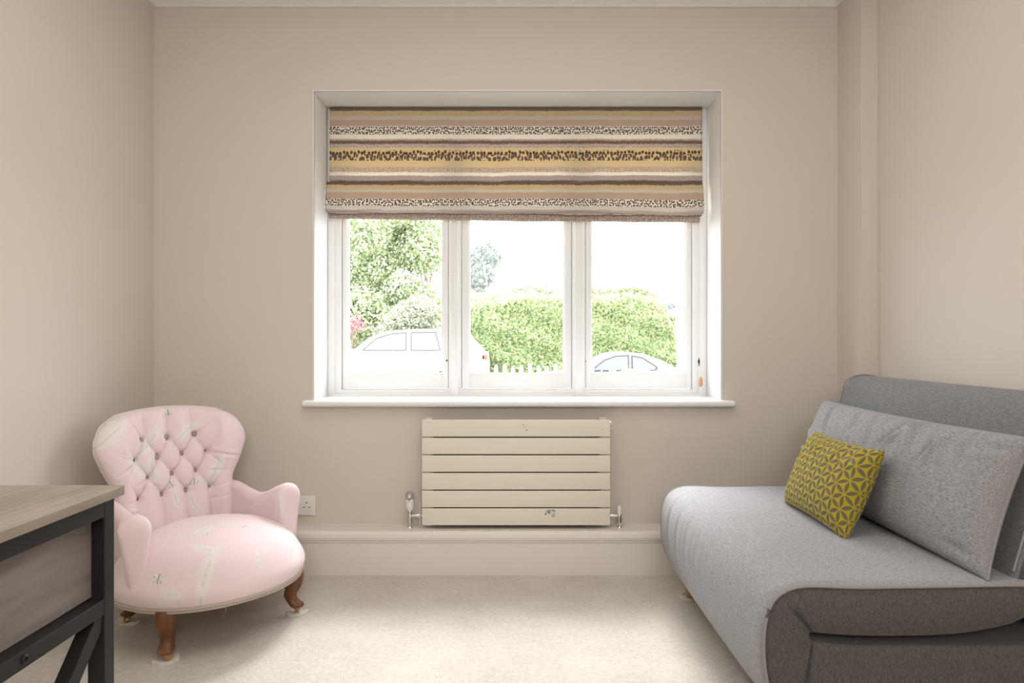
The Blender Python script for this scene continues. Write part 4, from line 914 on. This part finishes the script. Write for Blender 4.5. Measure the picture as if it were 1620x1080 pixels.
# ---------------------------------------------------------------- outdoors
GZ = -0.45
GRND = paint('gravel_drive', (0.30, 0.285, 0.265), 0.9, 0.15, 0.4, 3)
LAWN = paint('lawn', (0.20, 0.30, 0.09), 0.95, 0.3, 0.5, 8)
struct(mesh('ground', [(-40, 3.32, GZ), (40, 3.32, GZ), (40, 70, GZ), (-40, 70, GZ), (-40, 3.32, GZ-0.1), (40, 3.32, GZ-0.1), (40, 70, GZ-0.1), (-40, 70, GZ-0.1)], [(0, 1, 2, 3), (7, 6, 5, 4), (0, 4, 5, 1), (1, 5, 6, 2), (2, 6, 7, 3), (3, 7, 4, 0)], GRND, None, False))
def leafmat(name, cols, trans=0.35):
    k = NT(name); oi = k.n('ShaderNodeAttribute'); oi.attribute_name = 'hue'
    c = k.ramp(oi.outputs['Fac'], [(i/(len(cols)-1), c_) for i, c_ in enumerate(cols)]); k.base(c, 0.6, 0, 0.3)
    tl = k.n('ShaderNodeBsdfTranslucent'); k.set(tl.inputs[0], c); ms = k.n('ShaderNodeMixShader'); ms.inputs[0].default_value = trans
    out = [x for x in k.t.nodes if x.type == 'OUTPUT_MATERIAL'][0]
    k.t.links.new(k.b.outputs[0], ms.inputs[1]); k.t.links.new(tl.outputs[0], ms.inputs[2]); k.t.links.new(ms.outputs[0], out.inputs[0]); return k.m
def leaves(name, P, Nrm, size, mat, parent, jit=0.8, hue=None, asp=0.55):
    n = len(P); r = rng
    d = Nrm+r.normal(0, jit, (n, 3)); d /= np.linalg.norm(d, axis=1, keepdims=True)
    a = np.cross(d, r.normal(0, 1, (n, 3))); a /= np.linalg.norm(a, axis=1, keepdims=True); b = np.cross(d, a)
    sz = size*r.uniform(0.6, 1.25, (n, 1))
    V = np.stack([P-a*sz*.5, P+b*sz*asp*.5+d*sz*.06, P+a*sz*.5, P-b*sz*asp*.5+d*sz*.06], 1).reshape(-1, 3)
    f = np.arange(4*n).reshape(n, 4)
    me = bpy.data.meshes.new(name); me.vertices.add(4*n); me.vertices.foreach_set('co', V.astype(np.float32).ravel())
    me.loops.add(4*n); me.loops.foreach_set('vertex_index', f.ravel().astype(np.int32)); me.polygons.add(n); me.polygons.foreach_set('loop_start', np.arange(0, 4*n, 4, dtype=np.int32))
    me.update(calc_edges=True); me.materials.append(mat); o = bpy.data.objects.new(name, me); COL.objects.link(o); o.parent = parent
    h_ = np.repeat((r.uniform(0, 1, n) if hue is None else hue), 4); set_attr(o, 'hue', h_); return o
BARK = plain('bark', (0.16, 0.12, 0.09), 0.9, 0, 0.1, 0.3, 8)
def blob_points(blobs, n, shell=0.75):
    w = np.array([b[3]*b[4] for b in blobs]); w = w/w.sum(); P, N = [], []
    for b, k in zip(blobs, (w*n).astype(int)):
        d = rng.normal(0, 1, (k, 3)); d /= np.linalg.norm(d, axis=1, keepdims=True)
        rr = shell+(1-shell)*rng.uniform(0, 1, (k, 1)); rr = rr*(1+0.12*np.sin(d[:, :1]*9+b[0])*np.sin(d[:, 2:]*8+b[1]))
        P.append(np.array(b[:3])+d*rr*np.array([b[3], b[3]*0.8, b[4]])); N.append(d)
    return np.concatenate(P), np.concatenate(N)
def tree(name, loc, blobs, n, size, mat, label, cat, group=None, trunk=0.12, th=None):
    e = empty(name, loc); tag(e, label, cat, group)
    P, N = blob_points(blobs, n); keep = P[:, 2] > 0.02; leaves('foliage', P[keep], N[keep], size, mat, e)
    top = th or max(b[2] for b in blobs)
    m = B(); m.tube([(0, 0, -0.02), (0.05, 0, top*0.3), (-0.04, 0.03, top*0.6), (0, 0, top)], [trunk, trunk*0.8, trunk*0.6, trunk*0.2], 8)
    for b in blobs[:6]: m.tube([(0, 0, top*0.35), (b[0]*0.5, b[1]*0.5, (top*0.35+b[2])/2+0.1), (b[0], b[1], b[2])], [trunk*0.5, trunk*0.35, trunk*0.12], 6)
    m.obj('trunk', BARK, e, True); return e
LG = leafmat('leaf_bright', [(0.197, 0.262, 0.153), (0.415, 0.481, 0.262), (0.830, 0.850, 0.612)])  # foliage colours paled here to put veiling haze into them
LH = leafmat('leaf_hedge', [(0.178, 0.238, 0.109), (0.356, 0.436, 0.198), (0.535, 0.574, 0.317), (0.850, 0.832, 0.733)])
LB = leafmat('leaf_hazed_blue', [(0.207, 0.265, 0.230), (0.345, 0.402, 0.345), (0.483, 0.506, 0.460)])
LP = leafmat('leaf_blossom', [(0.185, 0.243, 0.128), (0.439, 0.462, 0.323), (0.785, 0.716, 0.670)])
LR = leafmat('leaf_red', [(0.480, 0.096, 0.128), (0.720, 0.288, 0.320)])
LW = leafmat('white_petals', [(0.85, 0.85, 0.80), (0.85, 0.80, 0.55), (0.80, 0.50, 0.15)])
R5 = random.Random(11)
def rb(cx, cy, cz, w, h, n, r0, r1):
    out = []
    for _ in range(n):
        a = R5.uniform(0, 2*PI); q = R5.uniform(0, 1)**0.5; t = R5.uniform(-1, 1)
        rr = R5.uniform(r0, r1); out.append((cx+w*q*math.cos(a), cy+w*0.6*q*math.sin(a), cz+h*t, rr, rr*0.85))
    return out
tree('garden_tree', (-4.95, 24.3, GZ), rb(0, 0, 3.7, 1.9, 2.4, 46, 0.6, 1.05), 66000, 0.14, LG, 'big bright green leafy tree behind the white car', 'tree')
tree('flowering_shrub', (-3.2, 20.6, GZ), rb(0, 0, 1.75, 0.62, 0.6, 14, 0.42, 0.62), 14000, 0.10, LP, 'pale blossoming shrub between the white car and the big tree', 'shrub', None, 0.06)
tree('flowering_shrub.001', (-5.25, 20.4, GZ), rb(0, 0, 1.55, 0.35, 0.7, 9, 0.36, 0.5), 9000, 0.09, LG, 'green shrub behind the bonnet of the white car', 'shrub', None, 0.06)
tree('red_rose_bush', (-4.45, 19.3, GZ), rb(0, 0, 1.80, 0.22, 0.25, 5, 0.14, 0.2), 240, 0.09, LR, 'small bush with red blooms at the left edge of the window view', 'shrub', None, 0.03)
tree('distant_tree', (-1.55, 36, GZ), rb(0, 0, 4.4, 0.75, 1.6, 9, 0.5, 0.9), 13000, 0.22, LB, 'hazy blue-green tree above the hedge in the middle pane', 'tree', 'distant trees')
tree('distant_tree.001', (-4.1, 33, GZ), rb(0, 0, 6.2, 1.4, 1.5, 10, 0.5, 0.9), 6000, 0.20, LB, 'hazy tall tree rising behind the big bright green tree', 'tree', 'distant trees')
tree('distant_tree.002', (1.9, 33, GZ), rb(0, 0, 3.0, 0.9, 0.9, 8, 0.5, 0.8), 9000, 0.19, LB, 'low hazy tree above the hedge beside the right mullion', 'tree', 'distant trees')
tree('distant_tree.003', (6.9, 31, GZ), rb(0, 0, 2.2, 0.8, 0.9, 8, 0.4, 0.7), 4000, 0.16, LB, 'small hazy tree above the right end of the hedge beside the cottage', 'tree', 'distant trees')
# hedge
def hedge():
    x0, x1, y0, y1 = -1.75, 4.55, 19.0, 20.6; e = empty('clipped_hedge', (1.0, 19.8, GZ)); tag(e, 'long clipped bright green hedge across the middle and right panes', 'hedge')
    def topz(x):
        t = (x-x0)/(x1-x0); z = 2.30+0.12*np.sin(x*1.3+0.5)+0.05*np.sin(x*4.1)
        z = z+0.22*np.exp(-((x-3.0)/0.9)**2); return np.where(x > 3.9, z-0.9*((x-3.9)/0.65)**2, z)
    n = 52000; x = rng.uniform(x0, x1, n); tz = topz(x); z = GZ+(tz-GZ)*rng.uniform(0, 1, n)
    bul = 0.10*np.sin(x*3.7+z*2.1)*np.sin(z*5.3-x)+rng.uniform(-.07, .05, n); edge = 0.35*np.clip((z-(tz-0.35))/0.35, 0, 1)**2
    P = np.stack([x, y0+edge-bul, z], 1); N = np.tile([0, -1, 0.25], (n, 1))
    n2 = 16000; x2 = rng.uniform(x0, x1, n2); y2 = rng.uniform(y0+0.2, y1, n2); P2 = np.stack([x2, y2, topz(x2)+rng.uniform(-.06, .10, n2)], 1); N2 = np.tile([0, 0, 1], (n2, 1))
    n3 = 7000; z3 = rng.uniform(GZ, 1.7, n3); P3 = np.stack([x1+rng.uniform(-.06, .06, n3), rng.uniform(y0+.1, y1, n3), z3], 1); N3 = np.tile([1, 0, 0], (n3, 1))
    Pa = np.concatenate([P, P2, P3])-np.array(e.location); hz_ = topz(Pa[:, 0]+e.location[0])-(Pa[:, 2]+e.location[2]); hu = rng.uniform(0, 0.62, len(Pa)); bleachk = np.clip(1-hz_/0.42, 0, 1)*rng.uniform(0.2, 1, len(Pa)); hu = np.clip(hu+bleachk*0.6, 0, 1)  # leaves paler toward the top, sun bleaching put into their colour
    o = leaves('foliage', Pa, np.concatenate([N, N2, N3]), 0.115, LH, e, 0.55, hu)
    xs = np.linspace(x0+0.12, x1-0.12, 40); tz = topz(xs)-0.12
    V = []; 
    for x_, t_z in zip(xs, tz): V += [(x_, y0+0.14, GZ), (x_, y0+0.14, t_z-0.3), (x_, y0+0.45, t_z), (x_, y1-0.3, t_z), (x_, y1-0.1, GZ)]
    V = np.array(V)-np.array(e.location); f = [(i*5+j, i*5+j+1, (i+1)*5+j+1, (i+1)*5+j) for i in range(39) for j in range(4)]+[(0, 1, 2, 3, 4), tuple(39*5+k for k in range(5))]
    recalc(mesh('shade_core', V, f, plain('hedge_shade', (0.112, 0.160, 0.064), 0.95, 0, 0.1, 0.3, 6), e))  # solid dark core, the shade between the leaves put into its colour
hedge()
# white picket fence, every pale its own part
PK = plain('fence_white', (0.510, 0.510, 0.510), 0.7)
fe = empty('picket_fence', (-1.0, 9.0, GZ)); tag(fe, 'low white picket fence in front of the white car', 'fence')
def pfe(o): o.parent = fe; o.matrix_parent_inverse = Matrix.Translation(-Vector(fe.location)); return o
i = 0; x = -2.45; pale = None
while x < 1.0:
    zt_ = 0.665+0.02*math.sin(i*1.9)
    if pale is None:
        pale = B().prism([(-.025, 0), (.025, 0), (.025, 1.08), (.018, 1.11), (0, 1.125), (-.018, 1.11), (-.025, 1.08)], 'y', -0.01, 0.01).obj('pale', PK); o = pale
    else: o = pale.copy(); COL.objects.link(o)
    o.parent = fe; o.location = (x+1.0, 0, zt_-GZ-1.125); x += 0.112; i += 1
for z in (-0.05, 0.42): pfe(B().box(-2.5, 0.95, 9.012, 9.045, z, z+0.06).obj('rail', PK))
for xp in (-2.5, -0.8, 0.95): pfe(B().box(xp-0.04, xp+0.04, 9.046, 9.12, GZ, 0.60).obj('post', PK))
# flowering plant right of the fence
tree('white_flower_plant', (1.85, 9.1, GZ), [(-.55, 0, .82, .25, .22), (-.2, 0, .86, .28, .22), (.15, 0, .84, .26, .2), (.5, 0, .80, .25, .2)], 2600, 0.055, LW, 'white and yellow flowering plant below the grey car', 'plant', None, 0.02, 0.6)
# cars
CARW = plain('white_car_paint', (0.680, 0.680, 0.680), 0.3, 0, 0.4, 0.0)
CARG = plain('silver_car_paint', (0.220, 0.224, 0.238), 0.35, 0.0, 0.5, 0.0)
ROOFG = plain('grey_soft_top', (0.240, 0.234, 0.240), 0.8)
CGL = plain('car_window_glass', (0.187, 0.194, 0.202), 0.3, 0, 0.25, 0.02)
TYRE = plain('tyre', (0.08, 0.08, 0.08), 0.8); HUB = plain('alloy_wheel', (0.45, 0.45, 0.46), 0.35, 0.7)
LAMP = plain('tail_lamp_red', (0.70, 0.10, 0.04), 0.3)
def loft(name, prof, yw, mat, parent, bev=0.03):
    """side outline lofted over the stations yw = [(y, inset)], inset shrinks the outline"""
    P = np.array(prof); c = P.mean(0); V = []; n = len(P)
    for y, k in yw:
        for p in P: q = c+(p-c)*np.array([1-k*0.6, 1-k]); V.append((q[0], y, q[1] if p[1] > c[1] else p[1]))
    f = [(i*n+j, i*n+(j+1) % n, (i+1)*n+(j+1) % n, (i+1)*n+j) for i in range(len(yw)-1) for j in range(n)]+[tuple(range(n)), tuple(range((len(yw)-1)*n, len(yw)*n))]
    return recalc(mesh(name, V, f, mat, parent, False))
def car(name, loc, label, lower, cabin, glasses, wheels, paint_, roofm, wid, light_at=None, mirror=None):
    e = empty(name, loc); tag(e, label, 'car')
    hw = wid/2
    lo = loft('body', lower, [(-hw, .05), (-hw+.05, .01), (-hw+.12, 0), (hw-.12, 0), (hw-.05, .01), (hw, .05)], paint_, e)
    ca_ = loft('cabin', cabin, [(-hw+.16, .10), (-hw+.22, .02), (-hw+.34, 0), (hw-.34, 0), (hw-.22, .02), (hw-.16, .10)], roofm, e)
    for g in glasses:
        for sg in (-1, 1):
            y = sg*(hw-.152); gg = B().prism(g, 'y', y-0.008, y+0.008).obj('side_window', CGL, e)
            fr_ = []; n = len(g)
            m = B()
            for a, b_ in zip(g, g[1:]+g[:1]): m.tube([(a[0], y-sg*0.0+sg*0.006, a[1]), (b_[0], y+sg*0.006, b_[1])], 0.012, 6)
            m.obj('window_trim', TYRE, gg)
    for x in wheels:
        for sg in (-1, 1):
            M = Matrix.Translation((x, sg*(hw-.10), .33)) @ Matrix.Rotation(PI/2, 4, 'X')
            w = B().lathe([(0.20, -.10), (.31, -.10), (.33, -.07), (.33, .07), (.31, .10), (.20, .10)], 28, M).obj('wheel', TYRE, e, True)
            m = B().lathe([(0, -.07), (.20, -.09), (.215, -.08), (.215, .08), (.20, .09), (0, .07)], 24, M); m.obj('wheel_hub', HUB, w, True)
            m = B(); pts = [(x+.40*math.cos(a), sg*(hw+.003), .33+.40*math.sin(a)) for a in np.linspace(0, PI, 13)]; m.tube(pts, .035, 6); m.obj('wheel_arch', TYRE, e, True)
    if light_at:
        for sg in (-1, 1): B().box(light_at[0]-.07, light_at[0]+.055, sg*(hw-.09)-.09, sg*(hw-.09)+.09, light_at[1]-.06, light_at[1]+.07, .015).obj('tail_light', LAMP, e)
    if mirror:
        for sg in (-1, 1): B().box(mirror[0]-.05, mirror[0]+.07, sg*(hw+.02)-.09, sg*(hw+.02)+.06, mirror[1]-.05, mirror[1]+.07, .03).obj('wing_mirror', CARG if paint_ is CARW else paint_, e)
    return e
# profiles in metres from the car's middle on the ground
wc = (-2.83, 17.6, GZ)
car('white_car', wc, 'white estate car parked behind the picket fence, facing left',
    [(-2.2, .25), (-2.22, .62), (-2.12, .88), (-1.25, 1.09), (-.95, 1.16), (1.9, 1.20), (2.20, 1.15), (2.24, .80), (2.20, .25)],
    [(-1.25, 1.10), (-.72, 1.52), (-.25, 1.68), (.6, 1.735), (1.35, 1.72), (1.68, 1.66), (2.12, 1.18), (2.0, 1.12)],
    [[(-.86, 1.20), (-.52, 1.50), (-.15, 1.61), (.22, 1.64), (.22, 1.20)], [(.34, 1.20), (.34, 1.645), (.95, 1.65), (1.06, 1.20)], [(1.17, 1.22), (1.12, 1.63), (1.42, 1.60), (1.72, 1.24)]],
    (-1.38, 1.28), CARW, CARW, 1.8, (2.16, 1.03), (-1.02, 1.17))
car('grey_convertible', (1.95, 13.9, GZ), 'low silver convertible with grey soft top behind the white flowers, right pane', 
    [(-2.0, .22), (-2.02, .55), (-1.8, .72), (-.75, .82), (1.6, .87), (1.98, .80), (2.0, .5), (1.95, .22)],
    [(-.72, .80), (-.30, 1.06), (-.02, 1.18), (.30, 1.215), (.62, 1.18), (.95, 1.06), (1.30, .88), (1.2, .80)],
    [[(-.42, .86), (-.16, 1.06), (.05, 1.135), (.30, 1.15), (.30, .86)], [(.38, .86), (.37, 1.145), (.58, 1.10), (.86, .92), (.80, .86)]],
    (-1.28, 1.25), CARG, ROOFG, 1.7, (1.93, .68), (-.45, .86))
# cottage at the right
ct = empty('white_cottage', (7.2, 24.5, GZ)); tag(ct, 'white rendered cottage at the far right of the window view', 'building')
RND = plain('white_render', (0.82, 0.81, 0.78), 0.8); RT = plain('slate_roof', (0.30, 0.30, 0.31), 0.8)
B().box(-1.6, 2.6, -1.5, 2.5, 0, 2.3).obj('wall', RND, ct)
B().prism([(-1.75, 2.28), (2.75, 2.28), (2.6, 2.45), (.5, 3.2), (-1.6, 2.45)], 'y', -1.6, 2.6).obj('roof', RT, ct)
for x_ in (-.9, 1.2):
    wn = B().box(x_-.4, x_+.4, -1.55, -1.47, .9, 1.9, .01).obj('window', WHITE, ct)
    for dx in (-.19, .19): B().box(x_+dx-.16, x_+dx+.16, -1.57, -1.545, .97, 1.83).obj('pane', CGL, wn)
